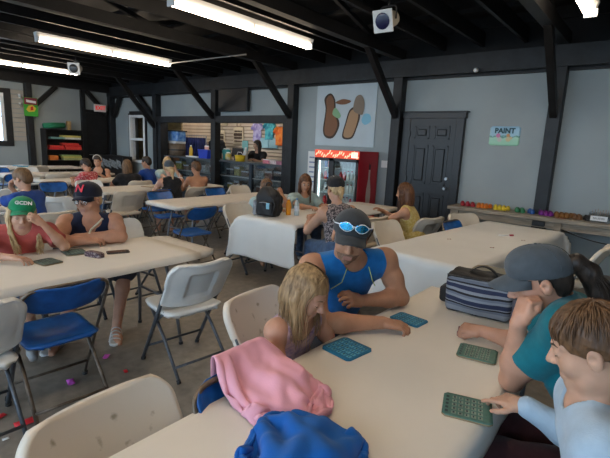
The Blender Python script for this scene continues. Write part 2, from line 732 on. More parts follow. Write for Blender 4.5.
# daylight window in the left wall
w = struct('window_2', B(XL - .06, XL + .03, 4.2, 4.36, 1.2, 2.72, .004), M_post)
bm = bmesh.new()
bx(bm, XL - .06, XL + .03, 2.9, 4.2, 1.2, 1.34); bx(bm, XL - .06, XL + .03, 2.9, 4.2, 2.6, 2.72); bx(bm, XL - .06, XL + .03, 2.86, 3.0, 1.2, 2.72)
obj('window_frame', bm, M_post, w)
obj('sash', bx(B(XL - .05, XL - .01, 4.12, 4.2, 1.34, 2.6), XL - .05, XL - .01, 3.0, 4.12, 1.96, 2.0), M_white, w)
obj('pane', B(XL - .035, XL - .028, 3.0, 4.15, 1.34, 2.6), glass('window_glass'), w)
# slatted panel between window and post
bm = bmesh.new()
for i in range(11):
    z = 1.35 + i * .125
    bx(bm, XL, XL + .025, 4.37, 4.67, z, z + .105, .005)
struct('trim_6', bm, mat('slat_grey', (.42, .39, .34), .6))

# dark door on the left wall under the exit sign
d = struct('door_1', B(XL - .05, XL - .005, 6.3, 7.02, 0, 2.26), M_black)
bm = bmesh.new(); bx(bm, XL, XL + .04, 6.24, 6.32, 0, 2.34); bx(bm, XL, XL + .04, 7.0, 7.06, 0, 2.34); bx(bm, XL, XL + .04, 6.24, 7.06, 2.26, 2.36)
obj('door_frame', bm, M_black, d)
obj('door_handle', tube(bmesh.new(), [(XL + .0, 6.4, 1.0), (XL + .06, 6.4, 1.0), (XL + .06, 6.5, 1.0)], .012), M_steel, d)

# six-panel charcoal door on the back wall
M_door = mat('door_charcoal', (.011, .012, .014), .38, var=.12, scale=20, bump=.1, bscale=80, stretch=(8, 8, .6))
d = struct('door_2', B(-3.52, -2.68, 7.13, 7.17, .0, 2.13), M_door)
bm = bmesh.new()
for (x0, x1) in ((-3.41, -3.14), (-3.06, -2.79)):
    for (z0, z1) in ((1.78, 2.0), (1.02, 1.68), (.2, .86)):
        for e in range(4):
            pass
        bx(bm, x0, x1, 7.122, 7.131, z0, z0 + .025); bx(bm, x0, x1, 7.122, 7.131, z1 - .025, z1)
        bx(bm, x0, x0 + .025, 7.122, 7.131, z0, z1); bx(bm, x1 - .025, x1, 7.122, 7.131, z0, z1)
        bx(bm, x0 + .055, x1 - .055, 7.116, 7.131, z0 + .055, z1 - .055, .012)
obj('panel', bm, M_door, d)
bm = bmesh.new()
bx(bm, -3.64, -3.5, 7.12, 7.2, 0, 2.14, .006); bx(bm, -2.7, -2.57, 7.12, 7.2, 0, 2.14, .006)
bx(bm, -3.66, -2.55, 7.115, 7.2, 2.12, 2.22, .006); bx(bm, -3.68, -2.52, 7.09, 7.2, 2.215, 2.235, .004)
obj('door_frame', bm, M_door, d)
k = obj('door_knob', tube(bmesh.new(), [(-2.77, 7.14, .98), (-2.77, 7.09, .98), (-2.77, 7.075, .98), (-2.77, 7.05, .98)], [.012, .012, .028, .022], 12), M_steel, d)
k['label'] = 'brushed steel knob'
obj('deadbolt', tube(bmesh.new(), [(-2.77, 7.14, 1.14), (-2.77, 7.1, 1.14)], .026, 12), M_steel, d)
bm = bmesh.new()
for z in (.3, 1.05, 1.82):
    bx(bm, -3.51, -3.485, 7.11, 7.14, z, z + .09)
obj('hinge', bm, M_dark, d)

# ------------------------------------------------------------------ fluorescent fixtures
M_tube = emis('lamp_tube', (1.0, .81, .60), 36.0)
M_fix = mat('fixture_white', (.62, .63, .64), .45)
def lamp(x, y0, label):
    t = thing('ceiling_light', label, 'light', (x, y0 + 1.22, 3.0), 0, 'fluorescent ceiling fixtures')
    bm = bmesh.new()
    prism(bm, [(-.065, .14), (-.03, .05), (.03, .05), (.065, .14)], -1.22, 1.22)
    obj('housing', bm, M_fix, t)
    for s in (-1, 1):
        for yy in (-1.19, .01):
            obj('lamp_tube', tube(bmesh.new(), [(s * .036, yy + .02, .028), (s * .036, yy + 1.16, .028)], .019, 10), M_tube, t)
    for yy in (-1.21, -.015, 1.18):
        obj('socket', B(-.062, .062, yy, yy + .03, -.002, .08, .006), M_fix, t)
    return t
lamp(-7.95, 2.9, 'long fluorescent tube light, second row in from the left window wall')
lamp(-11.35, 2.6, 'long fluorescent tube light nearest the left window wall')
lamp(-4.4, 2.95, 'long bright fluorescent tube light over the middle white tables')
lamp(-.82, 3.1, 'fluorescent tube light at the top right above the paint bench')
for x, l in ((-.82, 'added fluorescent tube light straight above the foreground table, out of the picture'), (-4.4, 'added fluorescent tube light above the left table, out of the picture'),
             (-7.95, 'added fluorescent tube light of the second row, nearer than the picture shows')):
    lamp(x, -.9, l)  # unseen near row, added to brighten the tabletops, continuing the visible spacing
# ------------------------------------------------------------------ folding chairs
M_beige = mat('chair_beige', (.60, .54, .45), .45, col2=(.66, .60, .51), scale=7, bump=.05, bscale=200)
M_scuff = mat('chair_scuffed', (.30, .25, .18), .5, col2=(.60, .53, .44), scale=18, detail=9, lo=.26, hi=.37, bump=.05, bscale=200)
M_white_ch = mat('chair_white', (.62, .63, .62), .42, col2=(.70, .70, .68), scale=7, bump=.05, bscale=200)
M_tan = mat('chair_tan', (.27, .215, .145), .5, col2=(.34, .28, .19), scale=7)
M_blue_ch = mat('chair_blue', (.006, .085, .32), .38, var=.25, scale=12, spec=.45)
M_ctube = mat('chair_tube_grey', (.075, .085, .10), .4, metal=.35, var=.2, scale=30)
M_btube = mat('chair_tube_bronze', (.13, .10, .075), .4, metal=.5, var=.3, scale=25)
M_foot = mat('rubber', (.02, .02, .02), .7)


def rr(u, v, hw, hh, r):
    """rounded-rectangle mapping of the square"""
    z = v * hh
    t = max(0.0, (abs(z) - (hh - r)) / r)
    x = u * (hw - r * (1 - math.sqrt(max(0, 1 - t * t))))
    return x, z


def make_chair(style):
    """style: 'beige','white','scuff' (moulded panel chair) or 'blue' (steel-framed)"""
    blue = style == 'blue'
    m = {'beige': M_beige, 'white': M_white_ch, 'scuff': M_scuff, 'tan': M_tan, 'blue': M_blue_ch}[style]
    mt = M_btube if blue else M_ctube
    t = thing('folding_chair', 'chair', 'chair')
    top = Vector((0, -.26, .80)); foot = Vector((0, .2, .012))
    dirv = (top - foot).normalized()
    bn = Vector((0, dirv.z, -dirv.y))                      # sitter side of the back
    if blue:
        c = foot + dirv * ((.725 - foot.z) / dirv.z)
        hw, hh = .212, .092

        def back(u, v):
            x, z = rr(u, v, hw, hh, .075)
            return c + Vector((x, 0, 0)) + dirv * (z + .0) - bn * (.045 * (1 - (x / hw) ** 2) - .01)
        o = obj('backrest', sheet(back, 20, 12, .008), m, t)
        bm = bmesh.new()
        a0 = foot; 
        pts = [(-.215, foot.y, foot.z)] + [(-.215, (foot + dirv * .80).y, (foot + dirv * .80).z)] 
        tp = foot + dirv * .905
        pts = [(-.22, foot.y, foot.z), (-.22, tp.y, tp.z), (.22, tp.y, tp.z), (.22, foot.y, foot.z)]
        tube(bm, rounded(pts, .09, 6), .0098, 8)
        obj('frame', bm, mt, t)
    else:
        c = foot + dirv * ((.655 - foot.z) / dirv.z)
        hw, hh = .232, .175

        def shape(u, v, off):
            x, z = rr(u, v, hw - .006 * (v < 0), hh, .10 if v > 0 else .03)
            return c + Vector((x, 0, 0)) + dirv * z - bn * (.055 * (1 - (x / hw) ** 2) - .02 - off - .02 * max(0, v) ** 3)

        def thick(u, v):
            e = max(abs(u), abs(v))
            rec = .014 if (abs(u) < .40 and -.60 < v < .60) else 0.0
            return (.036 if e > .93 else .030) - rec
        o = obj('backrest', sheet(lambda u, v: shape(-u, v, 0), 36, 26, thick), m, t)
        for s in (-1, 1):
            p1 = foot + dirv * .80
            obj('side_tube', tube(bmesh.new(), [(s * .222, foot.y, foot.z), (s * .222, p1.y, p1.z)], .0135, 8), mt, t)
    # seat
    sw, sd = (.195, .195) if blue else (.215, .205)

    def seat(u, v):
        x, y = rr(u, v, sw, sd, .07)
        e = max(abs(u), abs(v))
        return Vector((x, .01 + y, .452 + .018 * v * v * (1 if v > 0 else .3) - .012 * (1 - (x / sw) ** 2) * (1 - v * v) - (.012 if e > .95 else 0)))
    obj('seat', sheet(seat, 20, 18, lambda u, v: .016 if blue else .030), m, t)
    # rear legs and bars
    for s in (-1, 1):
        l = obj('leg', tube(bmesh.new(), [(s * .19, .13, .43), (s * .19, -.05, .26), (s * .195, -.27, .012)], .0115, 8), mt, t)
        obj('rubber_foot', tube(bmesh.new(), [(s * .195, -.27 + .012, .0 + .022), (s * .195, -.272, .0)], .0145, 8), M_foot, l)
    for s in (-1, 1):
        obj('rubber_foot', tube(bmesh.new(), [(s * .222, foot.y - .012, .024), (s * .222, foot.y, .0)], .0165, 8), M_foot, t)
    obj('crossbar', tube(bmesh.new(), [(-.222, .13, .13), (.222, .13, .13)], .009, 8), mt, t)
    obj('crossbar', tube(bmesh.new(), [(-.192, -.215, .09), (.192, -.215, .09)], .009, 8), mt, t)
    for s in (-1, 1):
        obj('hinge_link', bar(bmesh.new(), (s * .207, -.10, .44), (s * .207, .0, .36), .004, .02), mt, t)
    return t


PROTO = {}


def chair(style, x, y, face, label, group=None):
    """face = (fx, fy) the way the sitter looks"""
    rz = math.atan2(face[1], face[0]) - PI / 2
    if style not in PROTO:
        o = PROTO[style] = make_chair(style)
    else:
        o = copy_tree(PROTO[style])
    o.location = (x, y, 0)
    o.rotation_euler = (0, 0, rz)
    o['label'] = label
    o['category'] = 'chair'
    o['group'] = 'folding chairs in the hall'
    return o


PX_, MX_ = (1, 0), (-1, 0)
# foreground table
chair('scuff', -.95, .57, (1, .08), 'scuffed beige folding chair with only its big round back showing, bottom left corner')
chair('blue', -.80, .98, PX_, 'blue folding chair tucked under the table edge beneath the pink jacket')
chair('scuff', -1.33, 1.58, (1, .12), 'scuffed beige folding chair the blonde girl in the floral top sits on')
chair('blue', -1.42, 2.16, (.9, -.3), 'blue folding chair the man in the grey cap sits on')
chair('white', .12, 1.72, MX_, 'white folding chair the woman in the teal shirt sits on')
chair('blue', .17, 1.22, MX_, 'blue folding chair the boy in the pale blue shirt sits on')
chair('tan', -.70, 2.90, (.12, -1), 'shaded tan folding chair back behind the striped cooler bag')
# left table
chair('white', -2.50, 1.77, (-1, .1), 'pale folding chair with its ribbed back to us at the end of the left table')
chair('blue', -2.62, .96, (-1, .05), 'blue folding chair with bronze legs pulled up to the left table')
chair('white', -2.58, .50, (-1, .05), 'grey-white folding chair cut off by the left edge of the picture')
chair('white', -3.72, 2.05, PX_, 'pale folding chair standing empty just past the woman in the navy tank top')
chair('white', -3.78, 1.5, PX_, 'pale folding chair the woman in the navy tank top sits on')
chair('white', -3.72, 1.02, PX_, 'pale folding chair the girl in the green cap sits on')
# right table
chair('beige', -2.05, 4.22, (1, -.15), 'cream folding chair standing sideways behind the man in the grey cap')
chair('beige', -1.72, 5.55, (.9, -.5), 'cream folding chair at the far corner of the right table by the paint bench')
chair('blue', -1.58, 4.95, (1, -.1), 'blue folding chair half hidden at the far edge of the right table')
chair('beige', -.55, 4.75, (-1, .06), 'cream folding chair seen edge-on behind the teal woman, right of the draped table')
# backpack table
chair('beige', -2.74, 4.45, (-1, .05), 'empty cream folding chair between the woman in the black cap and the girl in yellow')
chair('beige', -2.3, 5.05, (-.9, .25), 'cream folding chair that the girl in the yellow dress sits on')
chair('blue', -2.42, 3.6, MX_, 'blue folding chair the woman in the patterned black cap sits on')
chair('beige', -3.92, 3.76, PX_, 'cream folding chair left of the black backpack, the boy behind it sits on it')
chair('beige', -3.95, 4.78, PX_, 'cream folding chair the long-haired woman by the drinks cooler sits on')
# middle table
chair('blue', -4.47, 3.30, (-1, .05), 'blue folding chair with back to us at the near end of the bare middle table')
chair('white', -4.47, 4.22, MX_, 'white folding chair with back to us next to the blue one at the middle table')
chair('blue', -5.68, 3.75, PX_, 'blue folding chair on the far side of the bare middle table, its seat under it')
chair('blue', -5.72, 4.85, PX_, 'blue folding chair with just its top edge above the far side of the middle table')
chair('beige', -5.75, 5.45, PX_, 'cream folding chair in front of the glass counter at the middle table')
# tables further left
chair('blue', -6.36, 4.0, MX_, 'blue folding chair the blonde girl in the black tank top sits on')
chair('beige', -6.4, 4.68, MX_, 'cream folding chair behind the bare-backed boy')
chair('white', -6.42, 5.42, (-.85, -.5), 'pale folding chair turned aside to the right of the bare-backed boy')
chair('beige', -6.38, 3.42, (-1, .08), 'cream folding chair with back to us beside the far table, above the navy cap woman')
chair('white', -6.15, 2.42, (-.8, .6), 'grey-white folding chair with a dark leg, left of the woman in the navy cap')
chair('beige', -4.98, 1.78, (-1, -.15), 'cream folding chair the boy in the royal blue shirt sits on')
chair('blue', -7.6, 2.98, PX_, 'blue folding chair just left of the navy cap, a table further back')
chair('white', -7.62, 3.58, PX_, 'grey-white folding chair directly above the navy cap, in front of the red-shirted child')
chair('beige', -7.75, 4.38, MX_, 'cream folding chair behind the brown-haired woman in black')
chair('white', -7.75, 4.95, MX_, 'white folding chair behind the dark-haired girl in the blue top')
chair('beige', -9.5, 4.62, PX_, 'cream folding chair the woman with the headband sits on')
chair('beige', -9.78, 3.75, MX_, 'cream folding chair in front of the game shelf, its wide back facing the tables')
chair('white', -11.05, 3.75, PX_, 'greyish folding chair left of the one in front of the game shelf')
chair('beige', -12.1, 4.2, MX_, 'cream folding chair furthest back, against the shelf side of the left wall')
chair('blue', -9.75, 3.0, MX_, 'blue folding chair at the left picture edge, nearer of the two there')
chair('blue', -11.1, 3.2, PX_, 'blue folding chair near the left picture edge, the one further back')
chair('white', -7.3, 2.1, (-.9, -.3), 'pale folding chair half hidden behind the boy in the royal blue shirt')

# ------------------------------------------------------------------ folding tables
M_ttop = mat('table_plastic', (.62, .58, .52), .45, var=.05, scale=20)
M_tleg = mat('table_leg_grey', (.16, .17, .19), .4, metal=.5)
M_paper = mat('paper_cover', (.71, .675, .61), .6, var=.03, scale=2.5, bump=.03, bscale=14)
M_cloth = mat('plastic_cover', (.68, .68, .66), .5, var=.03, scale=3, bump=.04, bscale=12)


def table(x0, x1, y0, y1, label, rz=0.0, top_z=.735):
    cx, cy = (x0 + x1) / 2, (y0 + y1) / 2
    hw, hl = (x1 - x0) / 2, (y1 - y0) / 2
    t = thing('folding_table', label, 'table', (cx, cy, 0), rz, 'long folding tables')

    def f(u, v):
        x, y = rr(u, v, hw, hl, .05)
        e = max(abs(x) - (hw - .02), abs(y) - (hl - .02), 0) / .02
        return Vector((x, y, top_z - .006 * e * e))
    obj('tabletop', sheet(f, 16, 30, lambda u, v: .045 if max(abs(u) * hw - (hw - .06), abs(v) * hl - (hl - .12)) > 0 else .03), M_ttop, t)
    for s in (-1, 1):
        y = s * (hl - .32)
        for q in (-1, 1):
            l = obj('leg', tube(bmesh.new(), rounded([(q * (hw - .16), y - s * .06, top_z - .04), (q * (hw - .12), y, .35), (q * (hw - .07), y + s * .02, .012)], .1), .0135, 8), M_tleg, t)
            obj('rubber_foot', tube(bmesh.new(), [(q * (hw - .072), y + s * .019, .02), (q * (hw - .07), y + s * .02, 0)], .017, 8), M_foot, l)
        bm = bmesh.new()
        tube(bm, [(-(hw - .12), y, .35), ((hw - .12), y, .35)], .011, 8)
        tube(bm, [(-(hw - .15), y - s * .05, .66), ((hw - .15), y - s * .05, .66)], .011, 8)
        tube(bm, [(0, y - s * .02, .5), (0, y - s * .4, top_z - .04)], .009, 8)
        obj('leg_brace', bm, M_tleg, t)
    return t


def cover(x0, x1, y0, y1, hang, label, m, rz=0.0, z=.738, r=.02, seed=1, wave=.006, flare=.05, trim=None):
    """sheet laid over the table; hang = (x-, x+, y-, y+) overhang lengths"""
    cx, cy = (x0 + x1) / 2, (y0 + y1) / 2
    hw, hl = (x1 - x0) / 2, (y1 - y0) / 2
    rg = np.random.default_rng(seed)
    ph = rg.uniform(0, 6.28, 6)

    def axis(h0, L, h1):
        a = []
        for h in (h0,):
            n = max(1, int(h / .03)) if h > 0 else 0
            a += [-L - h + h * i / n for i in range(n)] if n else []
        n = 24
        a += [-L + 2 * L * i / n for i in range(n + 1)]
        n = max(1, int(h1 / .03)) if h1 > 0 else 0
        a += [L + h1 * (i + 1) / n for i in range(n)] if n else []
        return a
    us = axis(hang[0], hw, hang[1]); vs = axis(hang[2], hl, hang[3])
    bm = bmesh.new()
    grid = []
    for u in us:
        row = []
        for v in vs:
            a = max(0, abs(u) - hw); b = max(0, abs(v) - hl)
            sx = 1 if u > 0 else -1; sy = 1 if v > 0 else -1
            x = max(-hw, min(hw, u)); y = max(-hl, min(hl, v))
            d = max(a, b); q = min(a, b)
            w1 = wave * (math.sin(9 * v + ph[0]) + math.sin(17 * v + ph[1]))
            w2 = wave * (math.sin(11 * u + ph[2]) + math.sin(19 * u + ph[3]))
            dd = min(1, d / .12)
            if a > 0:
                x += sx * (min(a, r) + dd * (w1 + flare * d) + .5 * q)
            if b > 0:
                y += sy * (min(b, r) + dd * (w2 + flare * d) + .5 * q)
            zz = z - max(0, d - r * .5) - (.3 * q if q else 0) + .0012 * math.sin(5 * u + ph[4]) * math.sin(4 * v + ph[5])
            row.append(bm.verts.new((x, y, max(zz, .02))))
        grid.append(row)
    for i in range(len(us) - 1):
        for j in range(len(vs) - 1):
            f = bm.faces.new((grid[i][j], grid[i + 1][j], grid[i + 1][j + 1], grid[i][j + 1]))
            f.smooth = True
    o = obj('table_cover', bm, m)
    o.location = (cx, cy, 0); o.rotation_euler = (0, 0, rz)
    s = o.modifiers.new('thick', 'SOLIDIFY'); s.thickness = .0016; s.offset = 1
    tag(o, label, 'tablecloth', 'table covers')
    return o


table(-1.02, -.335, .12, 2.58, 'long folding table in the foreground where the man, girl, woman and boy play')
cover(-1.025, -.33, .12, 2.585, (.07, .12, 0, .03), 'cream paper cover on the foreground table with the bingo boards', M_paper, seed=3, r=.02, flare=.0, wave=.004)
table(-1.72, -.93, 3.26, 5.72, 'folding table under the white draped cover on the right', -.085)
cover(-1.725, -.925, 3.255, 5.725, (.12, .30, .46, .12), 'white cover hanging to knee height on the right-hand table', M_cloth, -.085, seed=4, r=.05)
table(-3.4, -2.66, -.2, 2.2, 'folding table of the girl in the green cap and the navy cap woman')
cover(-3.405, -2.655, -.2, 2.02, (.05, .055, 0, 0), 'cream paper strip on the left table under two green bingo boards', M_paper, seed=5)
table(-3.76, -2.98, 3.52, 5.96, 'folding table under the black backpack')
cover(-3.765, -2.975, 3.515, 5.6, (.14, .05, .50, 0), 'white cover with a long front drop under the black backpack', M_cloth, seed=6, r=.05)
table(-5.5, -4.72, 3.24, 5.68, 'bare beige folding table in the middle of the hall')
table(-6.45, -5.7, -.6, 1.98, 'folding table the boy in the royal blue shirt leans on')
table(-7.4, -6.62, 3.2, 5.66, 'folding table of the bare-backed boy and the blonde girls')
table(-9.1, -8.35, 3.1, 5.56, 'folding table of the red-shirted child and the headband woman')
table(-10.75, -10.0, 2.9, 5.2, 'folding table in front of the low end of the game shelf')
table(-12.9, -12.15, 3.2, 5.4, 'folding table furthest back by the left wall')

# ------------------------------------------------------------------ wall bench with paints
M_bench = mat('bench_wood', (.30, .255, .20), .6, var=.25, scale=6, stretch=(.6, 6, 6))
t = thing('wall_bench', 'long wooden counter along the right wall carrying rows of paint bottles', 'bench', (-.05, 6.97, 0))
obj('worktop', B(-2.5, 2.5, -.25, .22, .70, .755, .006), M_bench, t)
obj('apron', B(-2.46, 2.46, -.20, -.18, .60, .70), M_bench, t)
for q in (-2.42, -1.0, .4, 1.9):
    obj('bench_leg', B(q, q + .09, -.22, .2, 0, .7), M_bench, t)
# ------------------------------------------------------------------ people
M_hairs = {}


def hair_mat(name, c1, c2):
    return mat('hair_' + name, c1, .45, col2=c2, scale=1.0, stretch=(70, 70, 9), detail=3, lo=.3, hi=.7, bump=.4, bscale=1.0, spec=.35)


def skin_mat(name, c):
    return mat('skin_' + name, c, .5, var=.10, scale=14, spec=.35, sss=.12)


M_lip = {}
SKIN = {'fair': skin_mat('fair', (.48, .27, .18)), 'tan': skin_mat('tan', (.46, .24, .15)), 'rosy': skin_mat('rosy', (.48, .25, .165)),
        'olive': skin_mat('olive', (.46, .27, .18)), 'bronze': skin_mat('bronze', (.42, .21, .125))}
LIP = mat('lips', (.37, .18, .135), .45)
STUB = mat('stubble', (.20, .115, .075), .7, var=.25, scale=160)
M_eyew = mat('eye_white', (.75, .73, .70), .2)
M_iris = mat('eye_iris', (.05, .035, .025), .2)
M_brow = mat('brow_dark', (.06, .035, .02), .7)
M_browf = mat('brow_fair', (.25, .15, .07), .7)
HAIR = {'blonde': hair_mat('blonde', (.13, .075, .032), (.42, .265, .13)), 'brown': hair_mat('brown', (.055, .026, .012), (.16, .08, .036)),
        'dark': hair_mat('dark', (.010, .008, .007), (.045, .03, .022)), 'light': hair_mat('light', (.30, .19, .085), (.60, .43, .23)),
        'mid': hair_mat('mid', (.075, .04, .02), (.20, .115, .055)), 'auburn': hair_mat('auburn', (.05, .02, .009), (.17, .07, .03))}


def cloth_mat(name, c, var=.08, scale=25, col2=None, **k):
    return mat('cloth_' + name, c, .85, var=var, scale=scale, col2=col2, bump=.12, bscale=220, spec=.15, sheen=.15, **k)


def ik(sh, wr, l1, l2, pole):
    sh, wr = V3(sh), V3(wr)
    d = wr - sh
    L = np.linalg.norm(d)
    if L > (l1 + l2) * .995:
        e = sh + d * l1 / (l1 + l2)
        return e
    x = (l1 * l1 - l2 * l2 + L * L) / (2 * L)
    h = math.sqrt(max(l1 * l1 - x * x, 0))
    u = d / L
    p = V3(pole) - u * np.dot(pole, u)
    return sh + u * x + unit(p) * h


POSES = {'flat': [(.12, .15, .1)] * 4, 'relaxed': [(.3, .45, .3), (.36, .5, .3), (.42, .55, .35), (.5, .6, .4)],
         'curled': [(.45, .75, .45), (.5, .85, .5), (.55, .9, .5), (.6, .9, .5)], 'fist': [(1.3, 1.6, 1.0)] * 4,
         'point': [(.1, .15, .1), (.35, .5, .3), (.6, .9, .6), (.8, 1.0, .7)], 'cheek': [(.5, .9, .6), (.7, 1.1, .7), (.9, 1.2, .8), (1.0, 1.3, .8)]}


def hand(S, wr, fwd, dors, side, q, pose, thin=0.0):
    ey = unit(fwd)
    ez = unit(V3(dors) - ey * np.dot(dors, ey))
    ex = np.cross(ey, ez) * (-1 if side > 0 else 1)
    R = np.stack([ex, ey, ez], 1)

    def H(x, y, z):
        return V3(wr) + (ex * x + ey * y + ez * z) * q
    S.cone(wr, H(0, .03, 0), .024 * q, .025 * q, k=.012)
    S.box(H(-.001, .052, 0), V3(.037, .040, .0125) * q, .012 * q, R, k=.014 * q)
    S.cone(H(.024, .022, -.008), H(.03, .06, -.006), .014 * q, .011 * q, k=.012 * q)
    bx_ = (.029, .0098, -.0096, -.0275)
    by_ = (.086, .091, .088, .079)
    ln = (.070, .078, .072, .056)
    for i in range(4):
        p = H(bx_[i], by_[i], .001)
        a = 0.0
        sp = (.10, .03, -.04, -.12)[i] * (0.5 if pose == 'fist' else 1)
        pts = [H(bx_[i] * .95, by_[i] - .03, .001), p]
        for seg, cu in zip((.45, .31, .24), POSES[pose][i]):
            a += cu
            d = ey * math.cos(a) * math.cos(sp) + ex * math.sin(sp) * math.cos(a) - ez * math.sin(a)
            p = p + d * ln[i] * seg * q
            pts.append(p)
        r0 = (.0090, .0093, .0088, .0078)[i] * q + thin
        S.chain(pts, [r0, r0, r0 * .97, r0 * .9, r0 * .8], k=.0035 * q)
    if pose == 'fist':
        t = [H(.03, .045, -.012), H(.034, .072, -.026), H(.016, .088, -.036), H(-.004, .09, -.038)]
    elif pose in ('curled', 'cheek'):
        t = [H(.028, .03, -.008), H(.048, .056, -.024), H(.048, .085, -.038), H(.040, .106, -.046)]
    else:
        t = [H(.028, .03, -.006), H(.052, .056, -.014), H(.060, .084, -.020), H(.060, .106, -.026)]
    S.chain(t, [.0125 * q + thin, .0115 * q + thin, .0105 * q + thin, .0085 * q + thin], k=.006 * q)


def head_ops(S, c, R, q, neck, girth=1.0, lids=True, nr=.053):
    def L(x, y, z):
        return V3(c) + R @ (V3(x, y, z) * q)
    def E(x, y, z, a, b, d, k, mode='u'):
        S.ell(L(x, y, z), V3(a, b, d) * q, R, k * q, mode)
    S.cone(neck, L(0, -.022, -.06), nr * q * girth, .049 * q * girth, k=.03)
    E(0, -.012, .034, .075, .095, .084, .03)
    E(0, .018, -.034, .060 + .008 * (girth - 1), .071, .080, .03)
    S.cone(L(-.034, .022, -.082), L(.034, .022, -.082), .024 * q * girth, k=.025 * q)
    S.ball(L(0, .064, -.096), .018 * q, k=.025 * q)
    for s in (-1, 1):
        S.ball(L(s * .036, .052, -.034), .026 * q * girth, k=.02 * q)
        S.cone(L(s * .010, .084, .020), L(s * .044, .064, .019), .009 * q, .008 * q, k=.012 * q)
        S.ball(L(s * .031, .100, -.001), .0135 * q, k=.012 * q, mode='s')
        if lids:
            S.ball(L(s * .031, .0725, -.001), .0145 * q, k=.005 * q)
        S.ell(L(s * .077, -.010, -.008), V3(.010, .019, .031) * q, R, k=.008 * q)
        S.ball(L(s * .088, -.004, -.004), .010 * q, k=.006 * q, mode='s')
    S.cone(L(0, .084, .010), L(0, .107, -.030), .0070 * q, .0105 * q, k=.010 * q)
    for s in (-1, 1):
        S.ball(L(s * .011, .096, -.034), .0080 * q, k=.007 * q)
    S.cone(L(-.019, .079, -.064), L(.019, .079, -.064), .0080 * q, k=.006 * q)
    S.cone(L(-.016, .079, -.0745), L(.016, .079, -.0745), .0082 * q, k=.004 * q)
    return L


def torso_ops(S, J, inf=0.0, low=True):
    up, fw, rt, P, g = J['up'], J['fw'], J['rt'], J['P'], J['g']
    R = np.stack([rt, fw, up], 1)
    s = J['s']
    T = J['T']
    i = inf
    if low:
        S.ell(P(.02), V3(.165 * g * s + i, .118 * g * s + i, .13 * s + i), R, k=.05)
    S.ell(P(.36) + fw * .012 * g, V3(.140 * g * s + i, .102 * g * s + i, .17 * s + i), R, k=.06)
    S.ell(P(.70), V3(.150 * g * s + i, .108 * g * s + i, .185 * s + i), R, k=.06)
    wl = J['shL'] * .78 + J['sc'] * .22; wr = J['shR'] * .78 + J['sc'] * .22
    S.cone(wl - up * .03 * s, wr - up * .03 * s, .066 * s + i, k=.05)
    for w in (wl, wr):
        S.cone(J['nb'], w + up * .005, .040 * s + i * .8, .046 * s + i, k=.04)
    if J['bust'] > 0:
        for q in (-1, 1):
            S.ell(P(.64) + fw * (.075 * g * s) + rt * q * .072 * g * s, V3(.065, .055, .06) * s * J['bust'] + i, R, k=.04)


def arm_ops(S, J, side, inf=0.0, frac=None, inf2=None):
    s, g = J['s'], J['ga']
    sh, el, wr = (J['shL'], J['elL'], J['wrL']) if side < 0 else (J['shR'], J['elR'], J['wrR'])
    i = inf
    if frac is None or frac >= 1:
        S.ball(sh, .056 * s * g + i, k=.04)
        m = sh * .5 + el * .5
        S.chain([sh, m, el], [.049 * s * g + i, .046 * s * g + i, .037 * s * g + i], k=.03)
        if frac is None or frac > 1:
            fe = 1.0 if frac is None else frac - 1
            m2 = el * .68 + wr * .32
            we = el * (1 - fe) + wr * fe
            S.chain([el, m2, we], [.037 * s * g + i, .040 * s * g + i, (.025 if fe == 1 else .03) * s * g + i], k=.025)
    else:
        e = sh + (el - sh) * frac
        S.ball(sh, .056 * s * g + i, k=.03)
        S.cone(sh, e, .052 * s * g + i, .047 * s * g + (inf2 or i), k=.03)
        d = unit(el - sh)
        S.box(e + d * .05, (.085 * s * g, .085 * s * g, .05), .005, fr(np.cross(d, (0.3, .9, .1)), d), k=0.004, mode='s')


def leg_ops(S, J, side, inf=0.0, frac=2.0):
    s, g = J['s'], J['g']
    hp = J['hc'] + J['rt'] * side * .085 * s * g
    kn, an = (J['knL'], J['anL']) if side < 0 else (J['knR'], J['anR'])
    i = inf
    if frac >= 1:
        S.cone(hp, kn, .082 * s * g + i, .056 * s * (1 + (g - 1) * .5) + i, k=.04)
        if frac > 1:
            e = kn + (an - kn) * (frac - 1)
            m = kn * .68 + an * .32
            if frac >= 2:
                S.chain([kn, m, an], [.054 * s + i, .053 * s + i, .034 * s + i], k=.03)
            else:
                S.cone(kn, e, .056 * s + i, .05 * s + i * 1.3, k=.03)
    else:
        e = hp + (kn - hp) * frac
        S.cone(hp, e, .086 * s * g + i, .07 * s * g + i * 1.6, k=.04)


def strands(name, L, R, q, roots, m, parent, rad=.0028, seed=1, droop=None):
    """many thin tapering locks: roots = list of polylines in head coords"""
    bm = bmesh.new()
    r = random.Random(seed)
    for pl in roots:
        pts = [Vector(L(*p[:3]) + (V3(p[4] if len(p) > 4 else 0, 0, -p[3] * q) if len(p) > 3 else 0)) for p in pl]
        pts = rounded(pts, .04, 3) if len(pts) > 2 else pts
        n = len(pts)
        ra = rad * r.uniform(.7, 1.3)
        tube(bm, pts, [ra * (1 - .75 * (k / (n - 1)) ** 2) for k in range(n)], 4, caps=False)
    return obj(name, bm, m, parent, True)


CAPF = {}


